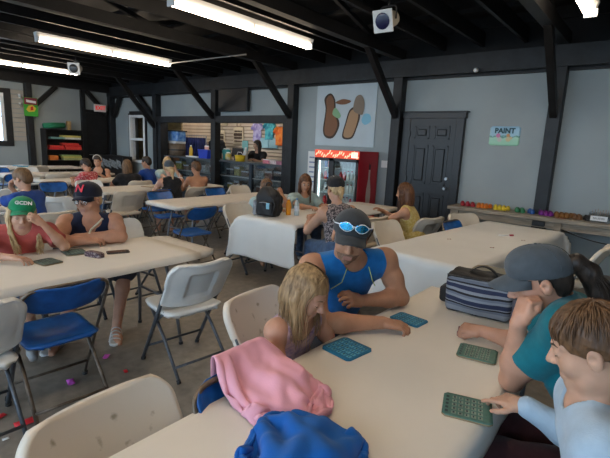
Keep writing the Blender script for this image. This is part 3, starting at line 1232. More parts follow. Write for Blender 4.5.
def cap(parent, L0, R0, q, m, back=9.0, tilt=0.0, brim_l=.075):
    R = R0 @ np.array(Matrix.Rotation(math.radians(back), 3, 'X'))
    c0 = L0(0, 0, .008)

    def L(x, y, z):
        return c0 + R @ (V3(x, y, z) * q)
    S = Sdf()
    S.ell(L(0, -.012, .036), V3(.086, .107, .090) * q, R, k=0)
    S.ell(L(0, .028, .060), V3(.074, .072, .062) * q, R, k=.03 * q)
    S.plane(L(0, 0, .014 + tilt), -R[:, 2] + R[:, 1] * .04)
    S.noise(.0012, folds(7, 40))
    o = sdf_obj('cap', S, .005 * q, m, parent)
    for a in (0, 60, 120):
        ca, sa = math.cos(math.radians(a + 90)), math.sin(math.radians(a + 90))
        pl = [L(.0885 * ca * math.cos(t), -.012 + .109 * sa * math.cos(t) + (.004 if sa * math.cos(t) > .3 else 0), .036 + .0915 * math.sin(t) + (.006 if sa * math.cos(t) > .2 else .0)) for t in np.linspace(.05, PI - .05, 22)]
        obj('seam', tube(bmesh.new(), pl, .0014 * q, 5), m, o, True)

    def f(u, v):
        a = u * 1.05
        x = .085 * math.sin(a)
        y0 = -.012 + .104 * math.cos(a) - .006
        t = (v + 1) / 2
        w = (1 - u ** 4) ** .5
        y = y0 + t * brim_l * w
        z = .026 + tilt * .9 - .012 * u * u - .010 * t - .016 * t * t * w - .020 * u * u * t
        p = L(x * (1 + .02 * t), y, z)
        return p
    b = obj('brim', sheet(f, 20, 8, .0035), m, o, True)
    CAPF[o.name] = (L, R)
    bt = obj('button', lathe(bmesh.new(), [(0, .004), (.006, .002), (.007, -.003), (0, -.004)], 8, L(0, -.010, .129)), m, o)
    return o


def person(name_label, cat='person', hip=None, sc=None, shL=None, shR=None, head=None, fwd=(0, 1, 0), hup=(0, 0, 1), s=1.0, q=None, g=1.0, ga=1.0,
           heading=None, elL=None, elR=None, wrL=None, wrR=None, handL=None, handR=None, knL=None, knR=None, anL=None, anR=None,
           skin='fair', top=None, top_mat=None, legs=1.0, leg_mat=None, shoe_mat=None, hair=None, hair_mat_=None, h=.005, bust=0.0,
           lids=True, poseL='relaxed', poseR='relaxed', fringe=False, brow=None, seed=1, neck_cut=None, hem=-.08, shin=None, extra=None, stubble=False,
           lean=.12, arms='table', stand=False):
    J = {}
    q = q or s
    hd = unit(V3(*heading, 0)) if heading is not None else None
    head = V3(head)
    if sc is None and shL is None:
        sc = head - V3(0, 0, .235 * s) - hd * .06 * s
    if shL is None:
        rt = np.cross(hd, (0, 0, 1))
        shL = V3(sc) - rt * .175 * s * (1 + (g - 1) * .4); shR = V3(sc) + rt * .175 * s * (1 + (g - 1) * .4)
    shL, shR = V3(shL), V3(shR)
    sc = (shL + shR) / 2
    rt = unit(shR - shL)
    if hd is None:
        hd = unit(np.cross((0, 0, 1), rt))
    rh = np.cross(hd, (0, 0, 1))
    if hip is None:
        hip = V3(*(sc - hd * lean)[:2], .55 if not stand else sc[2] - .50 * s)
    hip = V3(hip)
    up = unit(sc - hip)
    fw = unit(np.cross(up, rt)); rt = np.cross(fw, up)
    T = np.linalg.norm(sc - hip)
    J.update(shL=shL, shR=shR, sc=sc, hc=hip, up=up, fw=fw, rt=rt, T=T, s=s, g=g, ga=ga, bust=bust)
    J['P'] = P = lambda f: hip + up * T * f
    J['nb'] = nb = sc + up * .045 * s + fw * .0
    l1, l2 = .285 * s, .25 * s
    if wrL is None:
        if arms == 'table':
            wrL = V3(*(sc + hd * .36 * s - rh * .10 * s)[:2], .79); wrR = V3(*(sc + hd * .36 * s + rh * .10 * s)[:2], .79)
        else:
            wrL = sc - rh * .22 * s - up * .5 * s + hd * .1; wrR = sc + rh * .22 * s - up * .5 * s + hd * .1
    wrL, wrR = V3(wrL), V3(wrR)
    elL = V3(elL) if elL is not None else ik(shL, wrL, l1, l2, -rh * .7 - V3(0, 0, .8) - hd * .3)
    elR = V3(elR) if elR is not None else ik(shR, wrR, l1, l2, rh * .7 - V3(0, 0, .8) - hd * .3)
    J.update(elL=elL, elR=elR, wrL=wrL, wrR=wrR)
    if stand:
        for k_, sg in (('L', -1), ('R', 1)):
            J['kn' + k_] = hip + rh * sg * .09 * s - V3(0, 0, hip[2] * .47)
            J['an' + k_] = V3(*(hip + rh * sg * .09 * s)[:2], .08)
    else:
        J['knL'] = V3(knL) if knL is not None else V3(*(hip + hd * .41 * s - rh * .11 * s)[:2], .50)
        J['knR'] = V3(knR) if knR is not None else V3(*(hip + hd * .41 * s + rh * .11 * s)[:2], .50)
        J['anL'] = V3(anL) if anL is not None else V3(*(J['knL'] + hd * .02)[:2], .085 if s > .9 else .13)
        J['anR'] = V3(anR) if anR is not None else V3(*(J['knR'] - hd * .04)[:2], .085 if s > .9 else .13)
    Rh = fr(fwd, hup)
    root = thing('person', name_label, cat, (float(hip[0]), float(hip[1]), 0), 0)
    inv = Matrix.Translation((-hip[0], -hip[1], 0))

    # body
    S = Sdf()
    torso_ops(S, J)
    for sd in (-1, 1):
        arm_ops(S, J, sd)
        leg_ops(S, J, sd)
    feet = {}
    for sd, an, kn in ((-1, J['anL'], J['knL']), (1, J['anR'], J['knR'])):
        fd = unit(V3(*(hd + rh * sd * .12)[:2], -.12))
        feet[sd] = fd
        S.chain([an + V3(0, 0, -.02), an + fd * .10 * s + V3(0, 0, -.035), an + fd * .16 * s + V3(0, 0, -.042)], [.035 * s, .032 * s, .024 * s], k=.02)
    L = head_ops(S, head, Rh, q, nb, 1 + (g - 1) * .5, lids=lids, nr=.053 if s > .9 else .045)
    dl = unit(wrL - elL); dr = unit(wrR - elR)
    fL, dL = handL or (dl, (0, 0, 1)); fR, dR = handR or (dr, (0, 0, 1))
    th = .0012 if h > .006 else 0
    hand(S, wrL, fL, dL, -1, s * (1.0 if s > .9 else .98), poseL, th)
    hand(S, wrR, fR, dR, 1, s * (1.0 if s > .9 else .98), poseR, th)
    v, qd = S.mesh(h)
    cen = v[qd].mean(1)
    loc = (cen - head) @ Rh / q
    mi = ((np.abs(loc[:, 0]) < .021) & (loc[:, 1] > .076) & (loc[:, 2] > -.081) & (loc[:, 2] < -.060)).astype(int)
    if stubble:
        st = (loc[:, 1] > .030) & (loc[:, 2] < -.050) & (loc[:, 2] > -.125) & (np.abs(loc[:, 0]) < .062) & (mi == 0) & (loc[:, 1] > .05 + .25 * (np.abs(loc[:, 0]) - .03))
        mi = np.where(st, 2, mi)
    body = np_obj('body', v, qd, [SKIN[skin], LIP, STUB], root, mi)

    # clothes
    kids = []
    if top:
        C = Sdf()
        inf = .009 * s + h * .6
        if top in ('tee', 'long'):
            for sd in (-1, 1):
                if top == 'tee':
                    arm_ops(C, J, sd, inf, .62, inf + .012 * s)
                else:
                    arm_ops(C, J, sd, inf + .004, 1.93)
        torso_ops(C, J, inf)
        if top in ('tank', 'sleeveless'):
            for sd, sh in ((-1, shL), (1, shR)):
                rr_ = .082 if top == 'tank' else .066
                off = .026 if top == 'tank' else .038
                C.cone(sh + rt * sd * off * s + up * .06 * s, sh + rt * sd * (off - .0) * s - up * .05 * s + fw * .0, rr_ * s * 0.86, rr_ * s * .8, k=.01, mode='s')
        nc = neck_cut or {'tee': (.068, .02, .0), 'long': (.060, .016, .0), 'tank': (.092, .05, -.03), 'sleeveless': (.070, .035, .0)}[top]
        C.ell(nb + fw * nc[1] * s + up * (.035 + nc[2]) * s, V3(nc[0], nc[0], nc[0] * 1.15) * s, k=.008, mode='s', R=np.stack([rt, fw, up], 1))
        if top == 'tank':
            C.ell(nb + fw * .09 * s * g - up * .0 * s, V3(.052, .06, .065) * s, k=.01, mode='s', R=np.stack([rt, fw, up], 1))
        C.plane(P(hem), -up)
        C.noise(.004 if h < .006 else .005, folds(seed, 26))
        kids.append(sdf_obj('shirt' if top != 'dress' else 'dress', C, max(h, .005), top_mat, root))
    if leg_mat is not None:
        C = Sdf()
        up_ = Sdf()
        R = np.stack([rt, fw, up], 1)
        i = .013 * s + h * .5
        C.ell(P(.02), V3(.165 * g * s + i, .118 * g * s + i, .13 * s + i), R, k=.05)
        for sd in (-1, 1):
            leg_ops(C, J, sd, i, legs)
        C.plane(hip + V3(0, 0, .14 * s), (0, 0, 1))
        C.noise(.004, folds(seed + 5, 22))
        kids.append(sdf_obj('trousers' if legs > 1.5 else 'shorts', C, max(h, .007), leg_mat, root))
    for sd, an in ((-1, J['anL']), (1, J['anR'])):
        if shoe_mat is None:
            break
        fd = feet[sd]
        C = Sdf()
        C.chain([an + V3(0, 0, -.03), an + fd * .10 * s + V3(0, 0, -.038), an + fd * .175 * s + V3(0, 0, -.043)], [.043 * s, .039 * s, .032 * s], k=.02)
        C.plane(an + V3(0, 0, .01), (0, 0, 1))
        C.plane(V3(0, 0, max(.004, an[2] - .082)), (0, 0, -1))
        kids.append(sdf_obj('shoe', C, max(h, .006), shoe_mat, root))

    # face details
    for sd in (-1, 1):
        eb = tube(bmesh.new(), [L(sd * .013, .0915, .019), L(sd * .029, .0830, .0225), L(sd * .046, .0715, .018)], [.0028 * q, .0034 * q, .0018 * q], 6)
        kids.append(obj('eyebrow', eb, brow or M_brow, root, True))
        if lids:
            el = tube(bmesh.new(), [L(sd * .020, .0800, -.005), L(sd * .027, .0845, -.0085), L(sd * .035, .0845, -.0085), L(sd * .043, .0780, -.005)], [.0012 * q, .0018 * q, .0020 * q, .0014 * q], 6)
            kids.append(obj('eyelash', el, M_brow, root, True))
        else:
            bm = bmesh.new()
            bmesh.ops.create_uvsphere(bm, u_segments=14, v_segments=10, radius=.0128 * q)
            for f in bm.faces:
                f.material_index = 1 if f.calc_center_median().normalized().z > .80 else 0
                f.smooth = True
            M = Matrix([[*Rh[i]] for i in range(3)]).to_4x4()
            X = Matrix(((1, 0, 0), (0, 0, 1), (0, -1, 0))).to_4x4()
            xform(bm, M @ X)
            xform(bm, Matrix.Translation(L(sd * .031, .0745, -.001)))
            kids.append(obj('eye', bm, None, root, True, [M_eyew, M_iris]))
            el = tube(bmesh.new(), [L(sd * .019, .0845, .003), L(sd * .027, .0885, .0080), L(sd * .036, .087, .0080), L(sd * .044, .079, .003)], [.0012 * q, .002 * q, .002 * q, .0014 * q], 6)
            kids.append(obj('eyelash', el, M_brow, root, True))
    # hair
    if hair:
        hm = HAIR[hair_mat_]
        C = Sdf()
        th_ = .0
        if hair in ('short', 'long', 'tied'):
            C.ell(L(0, -.014, .040), V3(.083, .103, .088) * q, Rh, k=0)
            if hair == 'short':
                C.ell(L(0, -.05, -.01), V3(.074, .065, .07) * q, Rh, k=.02)
            if hair == 'long':
                C.ell(L(0, -.045, -.03), V3(.088, .072, .10) * q, Rh, k=.03)
            if hair == 'tied':
                C.ell(L(0, -.05, -.01), V3(.074, .065, .065) * q, Rh, k=.02)
            fz = .052 if not fringe else .034
            C.box(L(0, .10, fz - .10), V3(.068, .055, .10) * q, .03 * q, Rh, k=.006 * q, mode='s')
            if hair in ('short', 'tied'):
                C.box(L(0, .03, -.105), V3(.13, .075, .09) * q, .01 * q, Rh, k=.01 * q, mode='s')
            if hair == 'long':
                C.box(L(0, .06, -.10), V3(.062, .06, .12) * q, .02 * q, Rh, k=.01 * q, mode='s')
        elif hair == 'undercap':
            C.ell(L(0, -.016, .024), V3(.080, .098, .075) * q, Rh, k=0)
            C.ell(L(0, -.055, -.02), V3(.070, .055, .06) * q, Rh, k=.02)
            C.box(L(0, .085, -.06), V3(.1, .075, .12) * q, .02 * q, Rh, k=.006 * q, mode='s')
            C.box(L(0, .03, -.10), V3(.13, .065, .082) * q, .01 * q, Rh, k=.008 * q, mode='s')
        if extra:
            extra(C, L, Rh, q)
        C.noise(.0022 if hair == 'short' else .0012, folds(seed + 9, 130 if hair == 'short' else 60))
        ho = sdf_obj('hair', C, max(.0045, h * .8), hm, root)
        kids.append(ho)
    else:
        ho = None
    bpy.context.view_layer.update()
    for k_ in [body] + kids:
        k_.data.transform(inv)
    return root, J, L, Rh, q, inv, ho


def on_cloth(root, kid, p, d, back=.004):
    """the point where a ray from p + d/2 along -d meets a garment of this person"""
    from mathutils.bvhtree import BVHTree
    o = [c for c in root.children if c.name.split('.')[0] == kid][0]
    me = o.data
    t = BVHTree.FromPolygons([v.co for v in me.vertices], [list(f.vertices) for f in me.polygons])
    off = Vector(root.location)
    hit = t.ray_cast(Vector(p) + Vector(d) * .5 - off, -Vector(d))
    return (hit[0] + off) if hit[0] is not None else Vector(p)


def settle(o, inv):
    for k_ in [o] + list(o.children):
        k_.data.transform(inv)
    return o
# ------------------------------------------------------------------ the cast, foreground first
T_blue = cloth_mat('man_blue', (.010, .14, .42), .12)
T_pinkfl = cloth_mat('floral', (.56, .36, .38), col2=(.30, .20, .30), scale=38, lo=.42, hi=.60)
T_teal = cloth_mat('teal', (.004, .125, .16), .10)
T_pale = cloth_mat('pale_blue', (.33, .43, .53), .05)
T_red = cloth_mat('faded_red', (.42, .085, .075), .08)
T_navy = cloth_mat('navy', (.012, .018, .045), .15)
T_royal = cloth_mat('royal', (.012, .05, .24), .12)
T_black = cloth_mat('black', (.012, .012, .014), .2)
T_grey = cloth_mat('grey_teal', (.30, .40, .40), .08)
T_redpat = cloth_mat('red_pattern', (.40, .05, .06), col2=(.60, .35, .33), scale=45, lo=.5, hi=.62)
T_blkpat = cloth_mat('black_pattern', (.30, .25, .25), col2=(.05, .045, .05), scale=55, lo=.44, hi=.54)
T_yellow = cloth_mat('mustard', (.45, .33, .08), col2=(.58, .46, .2), scale=40)
T_dkshort = cloth_mat('dark_shorts', (.03, .035, .05), .15)
T_maroon = cloth_mat('maroon', (.045, .015, .018), .15)
T_denim = cloth_mat('denim', (.06, .10, .18), .2)
C_grey = cloth_mat('cap_charcoal', (.040, .042, .045), .12)
C_slate = cloth_mat('cap_slate', (.066, .078, .090), .10)
C_green = cloth_mat('cap_green', (.012, .20, .085), .12)
C_navy = cloth_mat('cap_navy', (.014, .015, .028), .12)
C_black = cloth_mat('cap_black', (.02, .02, .022), .2)
M_shoe = mat('shoe_grey', (.25, .25, .25), .7)
M_sandal = mat('sandal_white', (.55, .56, .56), .6)
M_print = mat('white_print', (.75, .76, .76), .6)

# man in grey cap
man, J, L, R, q, inv, ho = person('man in a bright blue sleeveless shirt and charcoal cap leaning on the foreground table', hip=(-1.43, 2.02, .56),
    shL=(-1.085, 2.05, .995), shR=(-1.315, 1.70, .975), head=(-1.135, 1.765, 1.15), fwd=(.53, -.76, -.22), hup=(.10, .08, 1), s=1.02, q=1.04, ga=1.12, g=1.02,
    elL=(-1.0, 2.10, .79), wrL=(-1.09, 1.84, .815), elR=(-1.10, 1.51, .79), wrR=(-.905, 1.73, .785),
    handL=((-.12, -.95, .28), (.75, -.2, .62)), handR=((.82, .52, -.06), (.05, -.05, 1)), poseL='cheek', poseR='curled',
    skin='bronze', top='sleeveless', top_mat=T_blue, leg_mat=T_dkshort, legs=.95, shoe_mat=M_shoe, hair='undercap', hair_mat_='mid', h=.0045, seed=11, stubble=True)
cp = settle(cap(man, L, R, q, C_grey, 10, brim_l=.085), inv)
Lh = L; L = CAPF[cp.name][0]
up, fw, rt, P = J['up'], J['fw'], J['rt'], J['P']
for sx in (.045, .080):
    h0 = on_cloth(man, 'shirt', P(.60) - rt * sx, fw); h1 = on_cloth(man, 'shirt', P(.65) - rt * sx, fw)
    b = obj('chest_logo', bar(bmesh.new(), h0 + Vector(fw) * .001, h1 + Vector(fw) * .001, .011, .005, fw), M_print, man); settle(b, inv)
M_pipe = mat('lime_piping', (.45, .55, .12), .7)
for sd in (-1, 1):
    o_ = obj('piping', tube(bmesh.new(), [P(1.12) + rt * sd * .06 + fw * .085, P(1.0) + rt * sd * .085 + fw * .125, P(.88) + rt * sd * .125 + fw * .115], .0022, 6), M_pipe, man); settle(o_, inv)
# ring on the left hand
# sunglasses on the cap, a thing of their own
sg = thing('sunglasses', 'white-framed sunglasses with blue mirror lenses perched on the charcoal cap', 'sunglasses', tuple(L(0, .1, .06)))
si = Matrix.Translation(-Vector(L(0, .1, .06)))
M_wf = mat('white_frame', (.75, .78, .82), .3)
M_lens = mat('mirror_lens', (.02, .30, .62), .06, metal=.85, col2=(.10, .55, .85), scale=30)
for sd in (-1, 1):
    def lens(u, v, sd=sd):
        x = sd * .035 + u * .030 * (1 - .10 * v * v)
        z = .064 + v * .019 * (1 - .25 * u * u)
        return L(x, .113 - 5.0 * x * x, z)
    settle(obj('lens', sheet(lens, 10, 8, .002), M_lens, sg, True), si)
    rim = [lens(1.05 * math.cos(a), 1.08 * math.sin(a)) for a in np.linspace(0, 2 * PI, 15)]
    settle(obj('rim', tube(bmesh.new(), rim, .0026, 6), M_wf, sg, True), si)
    settle(obj('temple_arm', tube(bmesh.new(), [L(sd * .066, .092, .068), L(sd * .088, .05, .062), L(sd * .092, -.03, .055)], .0026, 6), M_wf, sg, True), si)
settle(obj('bridge', tube(bmesh.new(), [L(-.010, .114, .068), L(0, .117, .071), L(.010, .114, .068)], .0026, 6), M_wf, sg, True), si)


def long_roots(n, seed, zlen, part=0.0, back=True, wav=.004, ymin=-.1, front=.05):
    r = random.Random(seed)
    out = []
    for i in range(n):
        sd = r.choice((-1, 1))
        a = r.uniform(.0, 1.0)
        # start near the parting, run over the skull and down
        y0 = r.uniform(-.075, .045)
        yy = y0 + r.uniform(-.02, .012)
        x1 = sd * .083 * math.sqrt(max(.05, 1 - ((yy + .014) / .112) ** 2))
        zt = .040 + .088 * math.sqrt(max(.02, 1 - ((y0 + .014) / .105) ** 2))
        pts = [(part + sd * .006, y0, zt + .003), (x1 * .62, (y0 + yy) / 2, .040 + (zt - .04) * .80), (x1 * 1.06, yy, .045), (x1 * 1.10, yy - .004, -.02)]
        zl = zlen * r.uniform(.75, 1.05)
        x2 = x1 * r.uniform(.9, 1.15); y2 = yy + r.uniform(-.02, .012)
        pts += [(x2, y2, -.02, zl * .5), (x2 * r.uniform(.9, 1.1) + r.uniform(-wav, wav) * 2, y2 + r.uniform(-.012, .02), -.02, zl)]
        out.append(pts)
    return out


def fallhair(lenz, wx=.088, yb=-.055, thick=.045, sides=True):
    def fn(C, L, R, q):
        hz = V3(R[0, 1], R[1, 1], 0); Rw_ = fr(hz)
        C.ell(L(0, yb, -.02) - V3(0, 0, lenz * .38 * q), V3(wx, thick, lenz * .55 + .05) * q, Rw_, k=.03 * q)
        if sides:
            for sd in (-1, 1):
                a = L(sd * .080, -.004, -.02)
                C.chain([L(sd * .078, -.01, .02), a, a - V3(0, 0, lenz * .9 * q)], [.018 * q, .022 * q, .010 * q], k=.02 * q)
    return fn


# blonde girl
girl, J, L, R, q, inv, ho = person('girl with long dark blonde hair in a pink floral tank top beside the man', hip=(-1.28, 1.42, .52),
    shL=(-1.11, 1.47, .85), shR=(-1.10, 1.21, .845), head=(-1.045, 1.325, .995), fwd=(.87, .20, -.45), s=.78, q=.90, g=.95, ga=.92,
    elL=(-1.03, 1.54, .665), wrL=(-.90, 1.42, .645), elR=(-1.035, 1.15, .655), wrR=(-.90, 1.26, .645),
    skin='rosy', top='tank', top_mat=T_pinkfl, leg_mat=T_denim, legs=.9, shoe_mat=M_shoe, hair='long', hair_mat_='blonde', h=.0045, brow=M_browf, seed=21,
    extra=fallhair(.17, .076, -.052, .036))
settle(strands('hair_strands', L, R, q, long_roots(420, 5, .20), HAIR['blonde'], ho, .0032, 3), inv)

# woman in teal
def pony(C, L, R, q):
    C.chain([L(0, -.098, .035), L(0, -.135, .03), L(.004, -.165, -.02), L(.006, -.175, -.10), L(.004, -.165, -.18), L(0, -.15, -.24)], [.022 * q, .030 * q, .036 * q, .036 * q, .027 * q, .008 * q], k=.015 * q)
wom, J, L, R, q, inv, ho = person('woman in a teal tee and slate cap resting her cheek on her fist', hip=(.10, 1.70, .55),
    shL=(-.155, 1.52, 1.055), shR=(-.19, 1.85, 1.02), head=(-.275, 1.635, 1.16), fwd=(-.84, -.36, -.40), s=.98, q=.94, g=1.05, ga=1.05, bust=1.0,
    elL=(-.31, 1.62, .778), wrL=(-.297, 1.535, 1.025), elR=(-.33, 1.95, .79), wrR=(-.525, 1.975, .785),
    handL=((.12, .14, .98), (-.72, -.68, .1)), handR=((-.95, -.2, -.02), (-.1, -.25, .95)), poseL='fist', poseR='fist',
    skin='rosy', top='tee', top_mat=T_teal, leg_mat=T_maroon, legs=1.95, shoe_mat=M_shoe, hair='undercap', hair_mat_='dark', h=.0045, seed=31, extra=pony)
settle(cap(wom, L, R, q, C_slate, brim_l=.085), inv)
r_ = random.Random(2)
rts = []
for i in range(90):
    a, b = r_.uniform(-.03, .03), r_.uniform(-.028, .028)
    rts.append([(a * .6, -.105, .04 + b * .4), (a, -.155 + b * .3, .02 + b), (a * 1.2, -.19 + b, -.06), (a * 1.2, -.185 + b, -.15), (a * .7 + .01, -.165 + b * .6, -.20 - r_.uniform(0, .07))])
settle(strands('hair_strands', L, R, q, rts, HAIR['dark'], ho, .0026, 4), inv)

# boy in pale blue
boy, J, L, R, q, inv, ho = person('boy with brown hair in a pale blue long-sleeved shirt pointing at a bingo board', hip=(.12, 1.26, .50),
    shL=(-.005, 1.14, .925), shR=(-.085, 1.385, .925), head=(-.072, 1.262, 1.112), fwd=(-.93, -.08, -.32), s=.84, q=.93, g=.95, ga=.95,
    elR=(-.06, 1.47, .735), wrR=(-.225, 1.435, .80), elL=(.0, 1.0, .69), wrL=(-.16, 1.08, .655), handR=((-.86, .12, -.12), (-.1, -.2, 1)), poseR='point',
    skin='fair', top='long', top_mat=T_pale, leg_mat=T_maroon, legs=1.95, shoe_mat=M_shoe, hair='short', hair_mat_='brown', h=.0042, fringe=True, seed=41)
r_ = random.Random(8)
rts = []
for i in range(420):
    th = r_.uniform(0, 2 * PI); ph = r_.uniform(.0, 1.12)
    d0 = V3(math.sin(ph) * math.cos(th), math.sin(ph) * math.sin(th), math.cos(ph))
    p0 = V3(0, -.014, .040) + d0 * V3(.083, .103, .088)
    ln = r_.uniform(.035, .06)
    tang = V3(d0[0], d0[1] + .25, -.9 + .0 * d0[2]); tang = tang - d0 * np.dot(tang, d0); tang = unit(tang)
    p1 = p0 + tang * ln * .5 + d0 * .004; p2 = p0 + tang * ln - d0 * .5 * ln * ln / .1
    if p2[1] > .05 and p2[2] < .025:
        continue
    if abs(p2[0]) > .05 and p2[2] < -.03:
        continue
    rts.append([tuple(p0), tuple(p1), tuple(p2)])
settle(strands('hair_strands', L, R, q, rts, HAIR['brown'], ho, .0028, 5), inv)
up, fw, rt, P = J['up'], J['fw'], J['rt'], J['P']
h0 = on_cloth(boy, 'shirt', P(.80) - rt * .045, fw); h1 = on_cloth(boy, 'shirt', P(.70) - rt * .055, fw)
lg = obj('chest_logo', bar(bmesh.new(), h0 + Vector(fw) * .001, h1 + Vector(fw) * .001, .008, .004, fw), mat('print_navy', (.03, .10, .42), .6), boy); settle(lg, inv)

# girl in green cap
gg, J, L, R, q, inv, ho = person('girl in a green cap and faded red tee leaning her forehead on her hand', hip=(-3.66, 1.08, .53),
    shL=(-3.40, 1.24, .885), shR=(-3.52, .93, .88), head=(-3.465, 1.10, 1.01), fwd=(.92, -.26, -.16), hup=(.0, .12, 1), s=.86, q=.96, g=.98, ga=.95,
    elL=(-3.28, 1.30, .78), wrL=(-3.285, 1.165, .965), elR=(-3.36, .80, .785), wrR=(-3.16, .93, .785), handL=((-.2, -.75, .62), (.8, -.1, .55)),
    handR=((.75, .62, -.1), (0, 0, 1)), poseL='cheek', poseR='relaxed', skin='fair', top='tee', top_mat=T_red, leg_mat=T_denim, legs=.9, shoe_mat=M_shoe,
    hair='undercap', hair_mat_='light', h=.005, brow=M_browf, seed=51, extra=lambda C, L, R, q: (fallhair(.19, .080, -.05, .040)(C, L, R, q), [C.chain([L(sd * .076, .02, .03), L(sd * .082, .035, -.04), L(sd * .086, .03, -.05) + V3(.05, 0, -.07), L(sd * .078, .03, -.05) + V3(.085, 0, -.15), L(sd * .070, .03, -.05) + V3(.095, 0, -.21)], [.014, .017, .016, .013, .005], k=.015) for sd in (-1, 1)]))
cp = settle(cap(gg, L, R, q, C_green, 16, brim_l=.065), inv)
def cap_mark(parent, L, R, q, inv, s, m, size, z=.078, name='cap_logo'):
    L, R = CAPF[parent.name]
    y = .096
    M = frame_z(-R[:, 0], R[:, 2] - R[:, 1] * .5, L(0, y + .004, z))
    o = text_mesh(name, s, size * q, m, parent, M, .003, .0012)
    return settle(o, inv)
cap_mark(cp, L, R, q, inv, 'GCDN', M_print, .036)
settle(strands('hair_strands', L, R, q, [p_[2:] for p_ in long_roots(260, 9, .21)] + [[(sd * .072, .02, .05), (sd * (.082 + .006 * math.sin(i)), .036 + .014 * math.cos(i * 2.1), -.03), (sd * (.084 + .014 * math.sin(i * 1.3)), .03 + .02 * math.sin(i * 1.7), -.05, .08, .05), (sd * (.080 + .022 * math.cos(i)), .03 + .03 * math.sin(i), -.05, .15, .085 + .012 * math.sin(i * 3)), (sd * (.068 + .026 * math.cos(i * 1.9)), .03 + .03 * math.sin(i), -.05, .20 + .03 * math.sin(i * 2.3), .10)] for i in range(60) for sd in (-1, 1)], HAIR['light'], ho, .0030, 6), inv)

# woman in navy
nv, J, L, R, q, inv, ho = person('woman in a navy tank top, glasses and dark cap with a red letter', hip=(-3.78, 1.64, .55),
    shL=(-3.44, 1.76, .895), shR=(-3.61, 1.45, .89), head=(-3.53, 1.60, 1.08), fwd=(.46, -.82, -.12), s=1.0, q=1.03, g=1.28, ga=1.2, bust=1.2, neck_cut=(.072, .045, -.005),
    elR=(-3.44, 1.30, .79), elL=(-3.30, 1.74, .79), wrR=(-3.325, 1.46, .79), wrL=(-3.36, 1.50, .815), handL=((-.5, -.8, .0), (.4, 0, .9)), handR=((.3, .9, 0), (.3, 0, .95)),
    poseL='curled', poseR='relaxed', knL=(-3.33, 1.78, .5), knR=(-3.36, 1.45, .5), anL=(-3.20, 1.62, .075), anR=(-3.36, 1.24, .075),
    skin='rosy', top='tank', top_mat=T_navy, leg_mat=T_dkshort, legs=.95, shoe_mat=None, hair='undercap', hair_mat_='light', h=.005, brow=M_browf, seed=61, lids=False)
cp = settle(cap(nv, L, R, q, C_navy, brim_l=.06), inv)
cap_mark(cp, L, R, q, inv, 'N', mat('logo_red', (.60, .03, .06), .6), .085)
gl = thing('glasses', 'thin-framed glasses on the face of the woman in the navy cap', 'glasses', tuple(L(0, .09, 0)))
gi = Matrix.Translation(-Vector(L(0, .09, 0)))
for sd in (-1, 1):
    rim = [L(sd * .032 + .024 * math.cos(a), .100 - .006 * math.cos(a) * sd, -.004 + .019 * math.sin(a)) for a in np.linspace(0, 2 * PI, 15)]
    settle(obj('rim', tube(bmesh.new(), rim, .0016, 6), M_dark, gl, True), gi)
    settle(obj('lens', sheet(lambda u, v: L(sd * .032 + .017 * u, .100 - .004 * u * sd, -.004 + .0135 * v), 4, 4, .001), glass('lens_glass', (.92, .95, .97), .22), gl), gi)
    settle(obj('temple_arm', tube(bmesh.new(), [L(sd * .056, .094, 0), L(sd * .076, .05, .004), L(sd * .083, -.01, .002)], .0014, 6), M_dark, gl, True), gi)
settle(obj('bridge', tube(bmesh.new(), [L(-.008, .101, 0), L(0, .104, .003), L(.008, .101, 0)], .0015, 6), M_dark, gl, True), gi)
up, fw, rt, P = J['up'], J['fw'], J['rt'], J['P']
sp_ = []
for t_ in np.linspace(0, 1, 14):
    hz_ = unit(V3(fw[0], fw[1], 0))
    p_ = V3(J['sc'][0], J['sc'][1], .842 + .105 * t_) - rt * (.0 + .095 * t_)
    c_ = [on_cloth(nv, kk, p_, hz_) for kk in ('body', 'shirt')]
    c_ = max(c_, key=lambda w_: float(np.dot(np.array(w_), hz_)))
    sp_.append(c_ + Vector(hz_) * .005)
st = obj('bag_strap', tube(bmesh.new(), sp_, .0085, 6), mat('strap_tan', (.66, .60, .48), .8), nv, True)
settle(st, inv)
# strappy white sandals
for an, fd, lab in ((J['anR'], (.45, -.6), 'left'), (J['anL'], (.8, -.5), 'right')):
    an = V3(an); fd = unit(V3(fd[0], fd[1], 0)); sdv = np.cross(fd, (0, 0, 1))
    t = thing('sandal', 'white strappy sandal, the %s of the two under the blue chair' % ('nearer' if lab == 'right' else 'further left'), 'sandal', (an[0], an[1], 0), 0, 'pair of sandals under the table')
    si = Matrix.Translation((-an[0], -an[1], 0))
    settle(obj('sole', sheet(lambda u, v: tuple(V3(an[0], an[1], .022) + fd * (.06 + .13 * v) + sdv * (u * .045 * math.sqrt(1.02 - v ** 4))), 8, 12, .02), M_sandal, t, True), si)
    for k in range(4):
        c = an + fd * (.03 + .038 * k); zt = .085 - .014 * k
        settle(obj('strap', sheet(lambda u, v: tuple(V3(c[0], c[1], 0) + sdv * (.047 * u) + fd * (.009 * v) + V3(0, 0, .022 + (zt - .016) * math.sqrt(max(0, 1 - u * u)) + .006)), 10, 2, .003), M_sandal, t, True), si)
